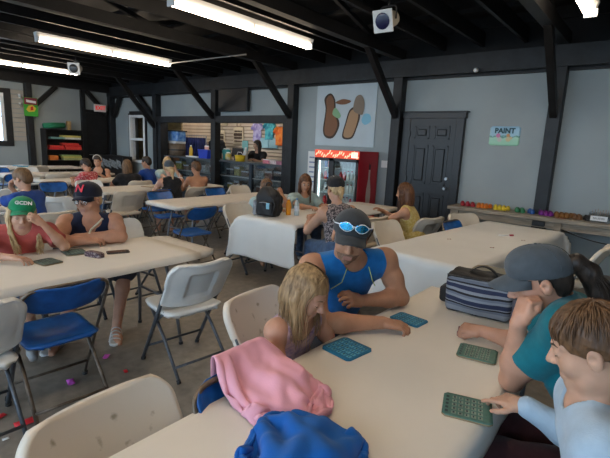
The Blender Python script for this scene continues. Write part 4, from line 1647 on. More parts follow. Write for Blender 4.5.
# ------------------------------------------------------------------ crumpled cloth (position-based, deterministic)
def crumple(seed, n, L1, L2, centre, rot, squeeze, mound, table_box, capsules=(), steps=130, z0=.74, ripple=.05, iters=12, pen=None, low_only=False):
    """drop an n x n sheet L1 x L2, squeezed, on a table and soft mounds; returns (verts, quads)"""
    r = np.random.default_rng(seed)
    m = int(n * L2 / L1)
    u, v = np.meshgrid(np.linspace(-.5, .5, n), np.linspace(-.5, .5, m), indexing='ij')
    X = u * L1 * squeeze[0]; Y = v * L2 * squeeze[1]
    Z = np.zeros_like(X)
    for i in range(5):
        k = r.normal(size=2) * (9, 14)[i % 2]
        Z += ripple * np.sin(k[0] * u * 2 + k[1] * v * 2 + r.uniform(0, 6.28)) / (1 + .3 * i)
    c, s = math.cos(rot), math.sin(rot)
    P = np.stack([centre[0] + c * X - s * Y, centre[1] + s * X + c * Y, centre[2] + Z + .10], -1)
    V = np.zeros_like(P)
    d1, d2 = L1 / (n - 1), L2 / (m - 1)
    cons = []
    for di, dj, w in ((1, 0, 1.), (0, 1, 1.), (1, 1, .7), (1, -1, .7), (2, 0, .16), (0, 2, .16), (3, 0, .06), (0, 3, .06)):
        rest = math.hypot(di * d1, dj * d2)
        cons.append((di, dj, rest, w))
    dt = .012
    for st in range(steps):
        V[..., 2] -= 9.8 * dt
        V *= .90
        Q = P + V * dt
        for it in range(iters):
            for di, dj, rest, w in cons:
                a = Q[:n - di, max(0, -dj):m - max(0, dj)]
                b = Q[di:, max(0, dj):m + min(0, dj)]
                d = b - a
                ln = np.linalg.norm(d, axis=-1, keepdims=True) + 1e-9
                cor = d * ((ln - rest) / ln) * (.5 * w * .5)
                if w < .5:
                    cor = np.where(ln < rest, cor, cor * .3)
                a += cor; b -= cor
            for mc, mr in mound:
                e = (Q - np.array(mc)) / np.array(mr)
                q = np.linalg.norm(e, axis=-1, keepdims=True)
                hit = q < 1
                Q = np.where(hit, np.array(mc) + e / (q + 1e-9) * np.array(mr), Q)
                if it == iters - 1:
                    Q = np.where(hit, P * .7 + Q * .3, Q)
            for ca, cb, cr in capsules:
                ca_, cb_ = np.array(ca), np.array(cb)
                t = np.clip(((Q - ca_) @ (cb_ - ca_)) / ((cb_ - ca_) @ (cb_ - ca_)), 0, 1)[..., None]
                cp = ca_ + t * (cb_ - ca_)
                d = Q - cp
                ln = np.linalg.norm(d, axis=-1, keepdims=True) + 1e-9
                Q = np.where(ln < cr, cp + d / ln * cr, Q)
            if pen is not None:
                (pcx, pcy, prx, pry, prot, pt0, pt1) = pen
                f_ = 1 + .75 * max(0, 1 - st / (steps * .6))
                cc, sn = math.cos(prot), math.sin(prot)
                ex = ((Q[..., 0] - pcx) * cc + (Q[..., 1] - pcy) * sn) / (prx * f_); ey = (-(Q[..., 0] - pcx) * sn + (Q[..., 1] - pcy) * cc) / (pry * f_)
                q = (ex ** 4 + ey ** 4) ** .25
                kf = np.where(q > 1, 1 - .5 * (1 - 1 / np.maximum(q, 1)), 1.0)
                ex *= kf * prx * f_; ey *= kf * pry * f_
                Q[..., 0] = pcx + ex * cc - ey * sn; Q[..., 1] = pcy + ex * sn + ey * cc
            on = (Q[..., 0] > table_box[0]) & (Q[..., 0] < table_box[1]) & (Q[..., 1] > table_box[2]) & (Q[..., 1] < table_box[3])
            low = on & (Q[..., 2] < z0 + .005) & (Q[..., 2] > z0 - .14)
            Q[..., 2] = np.where(low, z0 + .005, Q[..., 2])
            if it == iters - 1:
                Q[..., :2] = np.where(low[..., None], P[..., :2] * .6 + Q[..., :2] * .4, Q[..., :2])
        V = (Q - P) / dt
        P = Q
    # light smoothing
    for _ in range(1):
        S = P.copy()
        S[1:-1, 1:-1] = .5 * P[1:-1, 1:-1] + .125 * (P[2:, 1:-1] + P[:-2, 1:-1] + P[1:-1, 2:] + P[1:-1, :-2])
        P = S
    on = (P[..., 0] > table_box[0]) & (P[..., 1] < table_box[3])
    idx = np.arange(n * m).reshape(n, m)
    Qd = np.stack([idx[:-1, :-1], idx[1:, :-1], idx[1:, 1:], idx[:-1, 1:]], -1).reshape(-1, 4)
    return P.reshape(-1, 3), Qd


def crumpled(label, cat, m, **k):
    wr = k.pop('wrinkle', (30, 22, 20))
    v, q = crumple(**k)
    nrm = np.zeros_like(v)
    fn_ = np.cross(v[q[:, 2]] - v[q[:, 0]], v[q[:, 3]] - v[q[:, 1]])
    for i in range(4):
        np.add.at(nrm, q[:, i], fn_)
    nrm /= np.linalg.norm(nrm, axis=1, keepdims=True) + 1e-9
    nrm *= np.where(nrm[:, 2:] < 0, -1, 1)
    d = ridges(k['seed'], wr, 1.5, 11)(v[:, 0], v[:, 1], v[:, 2]) + .5 * ridges(k['seed'] + 3, (wr[1] * 1.5, -wr[0] * 1.3, wr[2]), 1.4, 14)(v[:, 0], v[:, 1], v[:, 2])
    v = v - nrm * d[:, None] * .0095
    v[:, 2] = np.where(v[:, 0] > -1.03, np.maximum(v[:, 2], .744), v[:, 2])
    c = V3(*v.mean(0)[:2], .74)
    o = np_obj('jacket', v - c, q, [m])
    o.location = tuple(c)
    so = o.modifiers.new('thick', 'SOLIDIFY'); so.thickness = .006; so.offset = 0
    ss = o.modifiers.new('smooth', 'SUBSURF'); ss.levels = 1; ss.render_levels = 1
    tag(o, label, cat)
    return o
# ------------------------------------------------------------------ people further back
HB = .0085
def bg(label, head, heading, **k):
    k.setdefault('h', HB)
    return person(label, head=head, heading=heading, **k)

# boy in royal blue
bg('boy in a royal blue tee leaning his face on his hand at the left', (-5.20, 1.68, 1.10), (-.9, -.45), fwd=(-.85, -.50, -.35), s=.82, q=.93,
   wrL=(-5.52, 1.40, .79), wrR=(-5.38, 1.62, 1.0), elR=(-5.42, 1.78, .79), handR=((.3, .05, .95), (-.6, -.6, .3)), poseR='cheek', top='tee', top_mat=T_royal,
   leg_mat=T_dkshort, legs=.95, shoe_mat=M_shoe, hair='short', hair_mat_='mid', fringe=True, seed=71, lean=.16)
# woman seen from behind in patterned top and black cap
_, J, L, R, q, inv, ho = bg('woman seen from behind in a black patterned tank top and black cap', (-2.60, 3.70, 1.155), (-.95, .30), fwd=(-.86, .42, -.2), s=1.0, g=1.08, ga=1.05,
   h=.0075, top='tank', top_mat=T_blkpat, skin='fair', leg_mat=T_denim, legs=1.9, shoe_mat=M_shoe, hair='undercap', hair_mat_='light', seed=72, neck_cut=(.075, .03, 0),
   extra=lambda C, L, R, q: C.chain([L(0, -.10, -.01), L(0, -.12, -.05), L(0, -.115, -.12)], [.025 * q, .028 * q, .012 * q], k=.01))
cp = settle(cap(_, L, R, q, C_black), inv)
for sx in (-.03, .03):
    settle(obj('cap_piping', tube(bmesh.new(), [L(sx, -.105, .05), L(sx * 1.1, -.075, .10), L(sx, -.02, .131)], .0035, 5), M_print, cp, True), inv)
# long-haired woman facing us by the cooler
_, J, L, R, q, inv, ho = bg('woman with long brown hair and grey top facing us beside the drinks cooler', (-3.83, 4.72, 1.07), (.88, -.45), fwd=(.72, -.62, -.30), s=.95, top='tee', top_mat=T_grey,
   skin='tan', hair='long', hair_mat_='auburn', seed=73, leg_mat=T_denim, legs=1.9, shoe_mat=M_shoe, extra=fallhair(.24, .10, -.05, .055), h=.0075, lids=False,
   wrL=(-3.45, 4.70, .79), wrR=(-3.50, 4.42, .79))
settle(strands('hair_strands', L, R, q, long_roots(130, 15, .26), HAIR['auburn'], ho, .0045, 6), inv)
# curly girl in yellow
_, J, L, R, q, inv, ho = bg('girl with long curly brown hair in a mustard dress seen from the side', (-2.40, 4.88, 1.07), (-.95, -.25), fwd=(-.95, -.2, -.15), s=.93, top='tank', top_mat=T_yellow,
   skin='tan', hair='long', hair_mat_='auburn', seed=74, leg_mat=T_yellow, legs=.9, shoe_mat=M_shoe, extra=fallhair(.22, .10, -.07, .07), h=.0075, wrL=(-2.75, 4.72, .72), wrR=(-2.72, 4.98, .79))
settle(strands('hair_strands', L, R, q, long_roots(140, 16, .24, wav=.015), HAIR['auburn'], ho, .0055, 7), inv)
# boy behind the backpack
bg('young boy with dark hair half hidden behind the black backpack', (-3.90, 4.02, 1.03), (.9, -.45), fwd=(.80, -.52, -.25), s=.80, q=.92, top='tee', top_mat=T_grey, skin='tan', hair='short', hair_mat_='brown',
   fringe=True, seed=75, leg_mat=T_dkshort, legs=.95, lids=False, wrL=(-3.72, 4.12, .95), elL=(-3.66, 4.2, .79), handL=((-.3, -.2, .95), (.8, 0, .2)), poseL='cheek', wrR=(-3.60, 3.90, .79))
# table of blonde girls and bare-backed boy
_, J, L, R, q, inv, ho = bg('blonde girl in a black tank top and grey cap with her back to us', (-6.26, 4.16, 1.12), (-.97, .15), fwd=(-.9, .35, -.15), s=.92, top='tank', top_mat=T_black, skin='rosy', hair='undercap', hair_mat_='light', seed=76,
   leg_mat=T_denim, legs=.95, extra=lambda C, L, R, q: C.chain([L(0, -.09, -.02), L(.02, -.125, -.06), L(.03, -.12, -.2)], [.035 * q, .04 * q, .012 * q], k=.02))
settle(cap(_, L, R, q, C_slate), inv)
bg('bare-backed boy with short fair hair sitting by a yellow cup', (-6.38, 4.78, 1.105), (-.95, .25), fwd=(-.92, -.1, -.25), s=.86, q=.95, skin='bronze', hair='short', hair_mat_='brown', seed=77, leg_mat=T_dkshort, legs=.95, lean=.10)
_, J, L, R, q, inv, ho = bg('blonde girl in a grey-green tee facing us with a hand at her mouth', (-7.58, 5.0, 1.13), (.95, -.25), fwd=(.86, -.42, -.25), s=.90, top='tee', top_mat=T_grey, skin='fair', hair='long', hair_mat_='light', seed=78,
   leg_mat=T_denim, legs=.95, lids=False, brow=M_browf, extra=fallhair(.16), wrL=(-7.40, 5.06, 1.0), elL=(-7.32, 5.16, .79), handL=((-.3, -.2, .93), (.8, 0, .2)), poseL='cheek', wrR=(-7.2, 4.8, .79))
# table with the red-shirted child
_, J, L, R, q, inv, ho = bg('woman with a pale headband and black tank top facing us in front of the door', (-9.25, 4.42, 1.07), (.8, -.55), fwd=(.70, -.66, -.3), s=.98, top='tank', top_mat=T_black, skin='tan', hair='tied', hair_mat_='dark', seed=79, leg_mat=T_denim, legs=1.9, lids=False)
settle(obj('headband', tube(bmesh.new(), [L(.086 * math.cos(a), .012, .040 + .094 * math.sin(a)) for a in np.linspace(-.1, PI + .1, 16)], .009, 6), mat('headband', (.6, .55, .5), .7), _, True), inv)
bg('dark-haired child in a red patterned shirt leaning over a table', (-8.08, 3.64, 1.06), (-.9, -.4), fwd=(-.8, -.5, -.5), s=.80, q=.92, top='tee', top_mat=T_redpat, skin='tan', hair='short', hair_mat_='dark', seed=80, leg_mat=T_dkshort, legs=.95, lean=.14)
bg('woman with long brown hair in a black top seen from behind', (-7.92, 4.34, 1.05), (-.95, .1), fwd=(-.9, .3, -.2), s=.95, top='tee', top_mat=T_black, skin='tan', hair='long', hair_mat_='mid', seed=81, leg_mat=T_denim, legs=1.9, extra=fallhair(.24, .09, -.06, .055))
bg('dark-haired girl in a blue top seen in profile by the white window', (-7.98, 4.78, 1.11), (-.95, -.2), fwd=(-.85, -.5, -.1), s=.88, q=.95, top='tee', top_mat=T_royal, skin='tan', hair='tied', hair_mat_='dark', seed=82, leg_mat=T_denim, legs=.95)
# vendors behind the hatch
bg('vendor with long dark hair in a black shirt behind the serving counter', (-8.12, 7.98, 1.54), (.3, -.95), fwd=(-.3, -.9, -.15), s=1.0, top='tee', top_mat=T_black, skin='olive', hair='long', hair_mat_='dark', seed=83, leg_mat=T_denim, legs=1.9, stand=True, lean=.06,
   extra=fallhair(.22), wrL=(-7.92, 7.70, 1.165), wrR=(-8.34, 7.70, 1.165), lids=False)
bg('vendor in a dark top standing behind the middle post of the hatch', (-9.85, 8.05, 1.77), (.3, -.95), fwd=(.8, -.5, -.2), s=1.02, top='tee', top_mat=T_black, skin='olive', hair='short', hair_mat_='dark', seed=84, leg_mat=T_denim, legs=1.9, stand=True, lean=.02, lids=False, arms='down')
# ------------------------------------------------------------------ bingo boards
def flat_mat(name, c, **k):
    return mat(name, c, k.pop('rough', .55), **k)
M_bblue = flat_mat('board_blue', (.012, .16, .30), var=.1, scale=60)
M_bgreen = flat_mat('board_green', (.055, .15, .125), var=.15, scale=60)
M_bdark = flat_mat('board_dark', (.06, .085, .075), var=.2, scale=60)
M_bedge = flat_mat('board_edge', (.28, .20, .11))
M_slid = flat_mat('shutter_grey', (.17, .24, .20), var=.25, scale=40)
M_slidb = flat_mat('shutter_blue', (.10, .34, .48), var=.3, scale=40)
M_ink = flat_mat('board_ink', (.012, .03, .04))


def board(corners, label, m, ms, z=.7405, edge=True):
    c = [Vector((p[0], p[1], 0)) for p in corners]
    ctr = sum(c, Vector()) / 4
    u = ((c[2] - c[1]) + (c[3] - c[0])) / 2; v = ((c[1] - c[0]) + (c[2] - c[3])) / 2
    hw, hh = u.length / 2, v.length / 2
    rz = math.atan2(u.y, u.x)
    t = thing('bingo_board', label, 'game board', (ctr.x, ctr.y, z), rz, 'bingo boards on the tables')
    def slab(zt):
        return lambda a, b: Vector((*rr(a, b, hw, hh, .012), zt))
    obj('backing', sheet(slab(.0055), 12, 12, .0055), M_bedge if edge else m, t)
    obj('face', sheet(slab(.0072), 12, 12, .0016), m, t)
    bm = bmesh.new()
    n, k = 5, 5
    x0, x1 = -hw * .66, hw * (.92 if not edge else .66)
    if not edge:
        x0 = -hw * .86
    for i in range(n):
        for j in range(k):
            cx = x0 + (x1 - x0) * (i + .5) / n; cy = -hh * .84 + 2 * hh * .84 * (j + .5) / k
            w, h = (x1 - x0) / n * .36, hh * .84 / k * .62
            bx(bm, cx - w, cx + w, cy - h, cy + h, .0072, .0086, .0006)
    obj('number_windows', bm, ms, t)
    bm = bmesh.new()
    rg = random.Random(len(label))
    for i in range(n):
        for j in range(k):
            cx = x0 + (x1 - x0) * (i + .5) / n; cy = -hh * .84 + 2 * hh * .84 * (j + .5) / k
            bx(bm, cx - .003, cx + .003 * rg.choice((.3, 1)), cy - .005, cy + .005, .0086, .0089)
    for j in range(5):
        cy = -hh * .8 + 1.6 * hh * (j + .5) / 5
        if edge:
            bx(bm, -hw * .88, -hw * .76, cy - .006, cy + .006, .0072, .0076)
    obj('printed_numbers', bm, M_ink, t)
    return t
board([(-1.001, 1.387), (-.995, 1.558), (-.834, 1.525), (-.849, 1.378)], 'bright blue bingo board lying alone on the foreground table before the girl', M_bblue, M_slidb, edge=False)
board([(-.965, 1.90), (-.945, 2.02), (-.79, 2.0), (-.80, 1.89)], 'bright blue bingo board under the hand of the man in the cap', M_bblue, M_slidb, edge=False)
board([(-.560, 1.735), (-.577, 1.873), (-.425, 1.905), (-.407, 1.765)], 'green bingo board by the fist of the woman in teal', M_bgreen, M_slid)
board([(-.440, 1.285), (-.475, 1.428), (-.323, 1.471), (-.295, 1.338)], 'green bingo board the boy in pale blue is touching', M_bgreen, M_slid)
board([(-3.30, 1.28), (-3.30, 1.42), (-3.13, 1.40), (-3.12, 1.25)], 'dark green bingo board in front of the woman in the navy top', M_bdark, M_slid)
board([(-3.13, 1.03), (-3.17, 1.15), (-3.01, 1.18), (-2.97, 1.05)], 'dark green bingo board under the fingers of the girl in the green cap', M_bdark, M_slid)

# phone and case on the left table
t = thing('phone', 'black smartphone lying on the left table, right of the glasses case', 'phone', (-3.03, 1.57, .7395), math.radians(70))
obj('case', sheet(lambda u, v: Vector((*rr(u, v, .078, .039, .01), .009)), 10, 8, .009), M_dark, t)
obj('screen', sheet(lambda u, v: Vector((*rr(u, v, .072, .034, .008), .0098)), 8, 6, .001), mat('screen_glass', (.05, .035, .03), .1), t)
t = thing('glasses_case', 'small dark patterned hard case on the left table before the boards', 'case', (-3.03, 1.395, .7395), math.radians(15))
M_case = mat('case_pattern', (.05, .02, .035), .4, col2=(.28, .22, .22), scale=90, lo=.5, hi=.6)
obj('lower_shell', sheet(lambda u, v: Vector((*rr(u, v, .078, .032, .025), .018)), 14, 10, .018), M_case, t)
obj('lid', sheet(lambda u, v: Vector((*rr(u, v, .079, .033, .025), .020 + .018 * math.sqrt(max(0, (1 - u ** 4) * (1 - v ** 4))))), 16, 12, .003), M_case, t)

# ------------------------------------------------------------------ jackets
M_pinkj = cloth_mat('jacket_pink', (.74, .36, .44), .04, scale=9)
M_bluej = cloth_mat('jacket_blue', (.005, .095, .38), .08, scale=9)


TB = (-1.045, -.30, .1, 2.6)
crumpled('pink fleece jacket heaped on the near table edge over a blue chair', 'jacket', M_pinkj, wrinkle=(8, 30, 22), seed=5, n=76, L1=.98, L2=.80, centre=(-.90, 1.0, .84), rot=-.25, squeeze=(.46, .48), pen=(-.915, 1.0, .215, .155, -.12, 0, 0), ripple=.05,
    mound=[((-.93, 1.01, .74), (.16, .13, .06))], table_box=TB, capsules=[((-1.075, .80, .84), (-1.075, 1.16, .84), .028), ((-1.075, .80, .78), (-1.075, 1.16, .78), .028),
    ((-1.06, 1.10, .81), (-.86, 1.07, .80), .030), ((-.97, 1.07, .82), (-.76, .97, .765), .022), ((-1.05, .97, .80), (-.88, .99, .80), .026), ((-1.04, .90, .765), (-.86, .91, .765), .024), ((-.94, 1.12, .78), (-.82, 1.10, .76), .018), ((-.90, .99, .81), (-.80, .93, .765), .016)])
crumpled('royal blue fleece jacket crumpled on the foreground table beside the pink one', 'jacket', M_bluej, wrinkle=(24, 20, 20), seed=12, n=76, L1=.95, L2=.86, centre=(-.625, .81, .84), rot=.5, squeeze=(.46, .48), pen=(-.63, .82, .165, .15, .3, 0, 0), ripple=.05,
    mound=[((-.625, .81, .74), (.13, .12, .035))], table_box=TB, capsules=[((-0.745, 0.930, .775), (-0.545, 0.950, .775), .022), ((-0.725, 0.860, .80), (-0.545, 0.820, .805), .026), ((-0.645, 0.920, .80), (-0.605, 0.740, .81), .024), ((-0.735, 0.790, .78), (-0.625, 0.720, .79), .026), ((-0.545, 0.900, .785), (-0.505, 0.760, .775), .024), ((-0.785, 0.900, .76), (-0.765, 0.800, .76), .022), ((-0.485, 0.880, .76), (-0.485, 0.800, .755), .016)])

# ------------------------------------------------------------------ striped cooler bag
def stripe_mat():
    m = mat('bag_stripes', (.3, .35, .45), .8)
    nt = m.node_tree; b = nt.nodes['Principled BSDF']
    tc = [n for n in nt.nodes if n.type == 'TEX_COORD'][0]
    sp = nt.nodes.new('ShaderNodeSeparateXYZ'); nt.links.new(tc.outputs['Object'], sp.inputs[0])
    mp = nt.nodes.new('ShaderNodeMapRange'); mp.inputs[1].default_value = 0; mp.inputs[2].default_value = .20
    nt.links.new(sp.outputs['Z'], mp.inputs[0])
    r = nt.nodes.new('ShaderNodeValToRGB'); r.color_ramp.interpolation = 'CONSTANT'
    lt, dk, nv_, bl = (.23, .255, .30, 1), (.010, .011, .017, 1), (.02, .03, .075, 1), (.14, .165, .22, 1)
    stops = [(0, dk), (.06, lt), (.20, bl), (.27, dk), (.31, lt), (.34, nv_), (.46, lt), (.52, bl), (.58, dk), (.63, lt), (.70, nv_), (.80, lt), (.84, dk), (.88, bl), (.94, lt)]
    e = r.color_ramp.elements
    e[0].position, e[0].color = stops[0]; e[1].position, e[1].color = stops[-1]
    for p, c in stops[1:-1]:
        x = e.new(p); x.color = c
    nt.links.new(mp.outputs[0], r.inputs[0]); nt.links.new(r.outputs[0], b.inputs['Base Color'])
    return m
M_nyl = mat('black_nylon', (.012, .012, .014), .6, bump=.2, bscale=150)
t = thing('cooler_bag', 'blue and grey striped cooler bag with black top at the far end of the table', 'bag', (-.655, 2.345, .7395), math.radians(4))
def pillow(hw, hd, hgt, bul=.012):
    S = Sdf()
    S.box((0, 0, hgt / 2), (hw, hd, hgt / 2), .03, k=0)
    S.ell((0, -hd * .3, hgt / 2), (hw * .95, hd + bul, hgt * .46), k=.03)
    S.noise(.002, folds(3, 30))
    S.plane((0, 0, .001), (0, 0, -1))
    return S
so = sdf_obj('body', pillow(.165, .10, .195), .005, stripe_mat(), t)
S = Sdf(); S.box((0, .012, .185), (.168, .098, .022), .018, k=0); S.noise(.003, folds(8, 35))
lid = sdf_obj('lid', S, .005, M_nyl, t)
obj('zip', tube(bmesh.new(), [(-.165, -.082, .196), (0, -.092, .200), (.165, -.082, .196)], .003, 6), M_dark, lid)
obj('handle', sheet(lambda u, v: Vector((.075 * u + .0, .02 + .016 * v, .205 + .045 * (1 - u * u))), 14, 2, .004), M_nyl, t, True)
S = Sdf(); S.box((.18, .0, .07), (.022, .075, .065), .02, k=0); S.noise(.003, folds(4, 40))
obj_p = sdf_obj('side_pocket', S, .005, mat('pocket_grey', (.10, .10, .13), .8), t)
S = Sdf(); S.box((-.185, .03, .06), (.035, .05, .045), .02, k=0); S.noise(.004, folds(6, 40))
sdf_obj('strap_bundle', S, .005, M_nyl, t)
t = thing('snack_packet', 'small white packet with black print behind the arm of the woman in teal', 'packet', (-.42, 2.18, .7395), .3)
obj('pouch', sheet(lambda u, v: Vector((.05 * u, .03 * v, .004 + .016 * (1 - u * u) * (1 - v * v))), 8, 6, .004), M_print, t, True)
obj('print_bar', sheet(lambda u, v: Vector((.028 + .008 * u, .024 * v, .0065 + .016 * (1 - .3) * (1 - .64 * v * v))), 4, 6, .002), M_dark, t, True)

# small thing in the fist of the woman
o = obj('dauber', tube(bmesh.new(), [(0, 0, 0), (0, 0, .02), (0, 0, .025), (0, 0, .045)], [.011, .011, .007, .007], 10), mat('maroon_plastic', (.12, .02, .03), .4), None, True)
o.location = (-.62, 1.955, .74); tag(o, 'small dark red counter by the fist of the woman in teal', 'counter')

# ------------------------------------------------------------------ backpack table
def bottle(name, label, loc, liquid, capm, h=.21, r=.032, lab=None, group=None, cat='bottle'):
    t = thing(name, label, cat, loc, 0, group)
    obj('bottle_body', lathe(bmesh.new(), [(0, 0), (r * .9, 0), (r, .01), (r, h * .62), (r * .75, h * .76), (r * .42, h * .86), (r * .4, h * .92)], 14), liquid, t)
    obj('cap', lathe(bmesh.new(), [(r * .46, h * .90), (r * .46, h), (0, h)], 12), capm, t)
    if lab:
        obj('paper_label', lathe(bmesh.new(), [(r * 1.02, h * .25), (r * 1.02, h * .55)], 14), lab, t)
    return t
bottle('juice_bottle', 'orange juice bottle with white cap right of the backpack', (-3.46, 3.96, .7395), mat('orange_juice', (.75, .30, .02), .2), M_print)
bottle('water_bottle', 'clear water bottle with pale label right of the orange juice', (-3.38, 4.02, .7395), mat('clear_plastic', (.45, .52, .55), .15), mat('cap_blue', (.1, .25, .5), .4), lab=mat('label_pale', (.6, .65, .7), .5))
t = thing('backpack', 'black backpack standing on the white covered table', 'backpack', (-3.56, 3.72, .7395), .25)
S = Sdf(); S.box((0, 0, .14), (.15, .10, .14), .07, k=0); S.ell((-.02, 0, .27), (.105, .08, .08), k=.06); S.ell((.07, -.03, .20), (.08, .09, .08), k=.05); S.noise(.016, ridges(12, (14, 10, 18))); S.plane((0, 0, .001), (0, 0, -1))
sdf_obj('main_bag', S, .007, M_nyl, t)
S = Sdf(); S.box((0.01, -.105, .10), (.11, .035, .085), .03, k=0); S.noise(.012, ridges(13, (20, 10, 20)))
pk = sdf_obj('front_pocket', S, .006, M_nyl, t)
obj('zip', tube(bmesh.new(), [(-.08, -.135, .165), (0, -.14, .175), (.10, -.135, .16)], .004, 6), mat('zip_grey', (.3, .3, .32), .4), pk)
obj('tag', B(.045, .085, -.148, -.143, .10, .17), mat('tag_blue', (.25, .50, .62), .6), pk)
S = Sdf(); S.box((-.155, -.02, .09), (.03, .06, .09), .025, k=0); S.noise(.004, folds(14, 30))
sdf_obj('side_pocket', S, .006, mat('pocket_light', (.30, .31, .33), .8, col2=(.04, .04, .05), scale=20), t)
obj('handle', tube(bmesh.new(), rounded([(-.06, .02, .32), (-.05, .02, .39), (.01, .02, .39), (.02, .02, .32)], .03), .008, 6), M_nyl, t)
obj('strap', tube(bmesh.new(), [(.08, -.08, .27), (.15, -.13, .16), (.13, -.15, .02)], .012, 6), M_nyl, t)
t = thing('bingo_board', 'tan bingo board on the white covered table behind the black-capped woman', 'game board', (-3.2, 4.28, .7395), .2, 'bingo boards on the tables')
obj('face', B(-.12, .12, -.09, .09, 0, .008, .002), M_bedge, t); obj('number_windows', B(-.1, .1, -.07, .07, .008, .0095), flat_mat('board_cream', (.45, .38, .27), var=.2, scale=50), t)
t = thing('bingo_board', 'tan bingo board further along the white covered table by the girl in yellow', 'game board', (-3.25, 5.0, .7395), -.2, 'bingo boards on the tables')
obj('face', B(-.12, .12, -.09, .09, 0, .008, .002), M_bedge, t); obj('number_windows', B(-.1, .1, -.07, .07, .008, .0095), MATS['board_cream'], t)

# pen and scraps on the right table
t = thing('marker_pen', 'white marker with a red cap lying on the right-hand draped table', 'pen', (-1.17, 4.84, .7475), .9)
obj('barrel', tube(bmesh.new(), [(-.09, 0, 0), (.03, 0, 0)], .009, 8), M_print, t); obj('cap', tube(bmesh.new(), [(.03, 0, 0), (.08, 0, 0)], .0105, 8), mat('cap_crimson', (.4, .02, .06), .4), t)
for i, (x, y, w) in enumerate([(-1.52, 4.15, 'left'), (-1.1, 4.1, 'middle'), (-.98, 4.72, 'right')]):
    o = obj('paper_scrap', sheet(lambda u, v: Vector((.018 * u, .012 * v, .004 + .003 * math.sin(3 * u))), 5, 4, .001), mat('scrap_dark', (.25, .12, .10), .7)); o.location = (x, y, .7395)
    tag(o, 'tiny dark scrap on the right draped table, %s of its three scraps' % w, 'scrap', 'scraps on the draped table')

# litter on the floor
M_mag = mat('litter_magenta', (.62, .10, .52), .6); M_redl = mat('litter_red', (.62, .02, .03), .6)
for nm, x, y, s, m, lab in [('crumpled_paper', -2.76, 1.08, .035, M_mag, 'magenta paper scrap on the floor under the blue chair'), ('crumpled_paper', -2.93, 1.40, .03, M_mag, 'magenta paper scrap by the sandals at a chair leg'),
        ('crumpled_paper', -2.51, .735, .05, M_redl, 'crumpled red paper by the grey chair foot at lower left'), ('crumpled_paper', -2.64, 1.39, .02, M_redl, 'small red scrap on the floor right of the blue chair'),
        ('crumpled_paper', -2.67, .66, .03, M_redl, 'red scrap at the very left edge of the floor'), ('crumpled_paper', -2.44, .62, .015, M_print, 'tiny white scrap on the floor at lower left')]:
    rg = random.Random(int(x * 1000))
    o = obj(nm, sheet(lambda u, v: Vector((s * u, s * .6 * v, .004 + s * .35 * (math.sin(2.2 * u + 1) * math.cos(1.7 * v) + 1) * .5)), 6, 5, .002), m); o.location = (x, y, 0); o.rotation_euler = (0, 0, rg.uniform(0, 3))
    tag(o, lab, 'litter')

# ------------------------------------------------------------------ paint bottles on the wall bench
def paint_bottle(c, x, y, label, group, first={}):
    nm = 'p' + group
    if nm not in first:
        t = thing('paint_bottle', label, 'paint bottle', (x, y, .755), 0, group)
        obj('bottle_body', lathe(bmesh.new(), [(0, 0), (.031, 0), (.033, .006), (.033, .042), (.025, .050), (.018, .053)], 14), mat('paint_' + group.split()[0], c, .35), t)
        obj('cap', lathe(bmesh.new(), [(.021, .050), (.020, .064), (.012, .068), (0, .068)], 12), mat('paintcap_' + group.split()[0], tuple(v * .8 for v in c), .4), t)
        first[nm] = t
        return t
    t = copy_tree(first[nm]); t.location = (x, y, .755)
    return t
for col, cname, x0, x1, n in [((.34, .012, .03), 'crimson', -2.42, -2.22, 6), ((.62, .16, .012), 'orange', -2.16, -1.99, 7), ((.68, .50, .02), 'yellow', -1.91, -1.73, 7), ((.03, .20, .09), 'green', -1.60, -1.50, 4),
                              ((.02, .10, .36), 'blue', -1.425, -1.37, 2), ((.16, .01, .20), 'purple', -1.28, -1.13, 6), ((.24, .10, .02), 'brown', -1.08, -.90, 7), ((.16, .07, .025), 'umber', -.86, -.78, 4), ((.015, .015, .017), 'black', -.72, -.60, 5)]:
    for i in range(n):
        x = x0 + (x1 - x0) * (i / max(1, n - 1)); y = 7.0 + (-.075 if i % 2 else .02)
        paint_bottle(col, x, y, 'small %s paint bottle in the %s cluster on the wall bench' % (cname, cname), '%s paint bottles on the bench' % cname)
t = thing('plastic_tub', 'clear plastic tub with a white label on the right end of the bench', 'tub', (-.56, 6.95, .755))
bm = bmesh.new()
bx(bm, -.12, .12, -.09, -.086, 0, .12); bx(bm, -.12, .12, .086, .09, 0, .12); bx(bm, -.12, -.116, -.09, .09, 0, .12); bx(bm, .116, .12, -.09, .09, 0, .12); bx(bm, -.12, .12, -.09, .09, 0, .004)
obj('tub_wall', bm, glass('tub_clear', (.85, .88, .9), .15), t)
obj('paper_label', B(-.095, .095, -.094, -.091, .02, .085), M_print, t)
bm = bmesh.new()
text_mesh('label_text', 'BRUSHES', .032, M_ink, t, frame_z((1, 0, 0), (0, 0, 1), (0, -.0945, .052)), .0004)
bm = bmesh.new()
for i in range(7):
    tube(bm, [(-.08 + .026 * i, .02, .01), (-.09 + .03 * i, .0, .15 + .01 * (i % 3))], .004, 6)
obj('contents', bm, mat('brush_mix', (.35, .25, .2), .6, var=.4, scale=40), t)
t = thing('wooden_stick', 'thin reddish stick lying at the front edge of the wall bench', 'stick', (-.98, 6.79, .7605), -.1)
obj('shaft', tube(bmesh.new(), [(-.06, 0, 0), (.06, 0, 0)], .006, 6), mat('stick_red', (.25, .08, .05), .6), t)
o = obj('power_cable', tube(bmesh.new(), rounded([(-.95, 6.70, .62), (-.6, 6.70, .52), (-.2, 6.70, .50), (.4, 6.70, .40)], .2, 6), .008, 6), M_dark); tag(o, 'black cable sagging below the front of the wall bench', 'cable')
o = obj('socket_box', B(-1.32, -1.16, 6.72, 6.772, .62, .69, .006), M_dark); tag(o, 'black power socket box under the bench edge', 'socket')

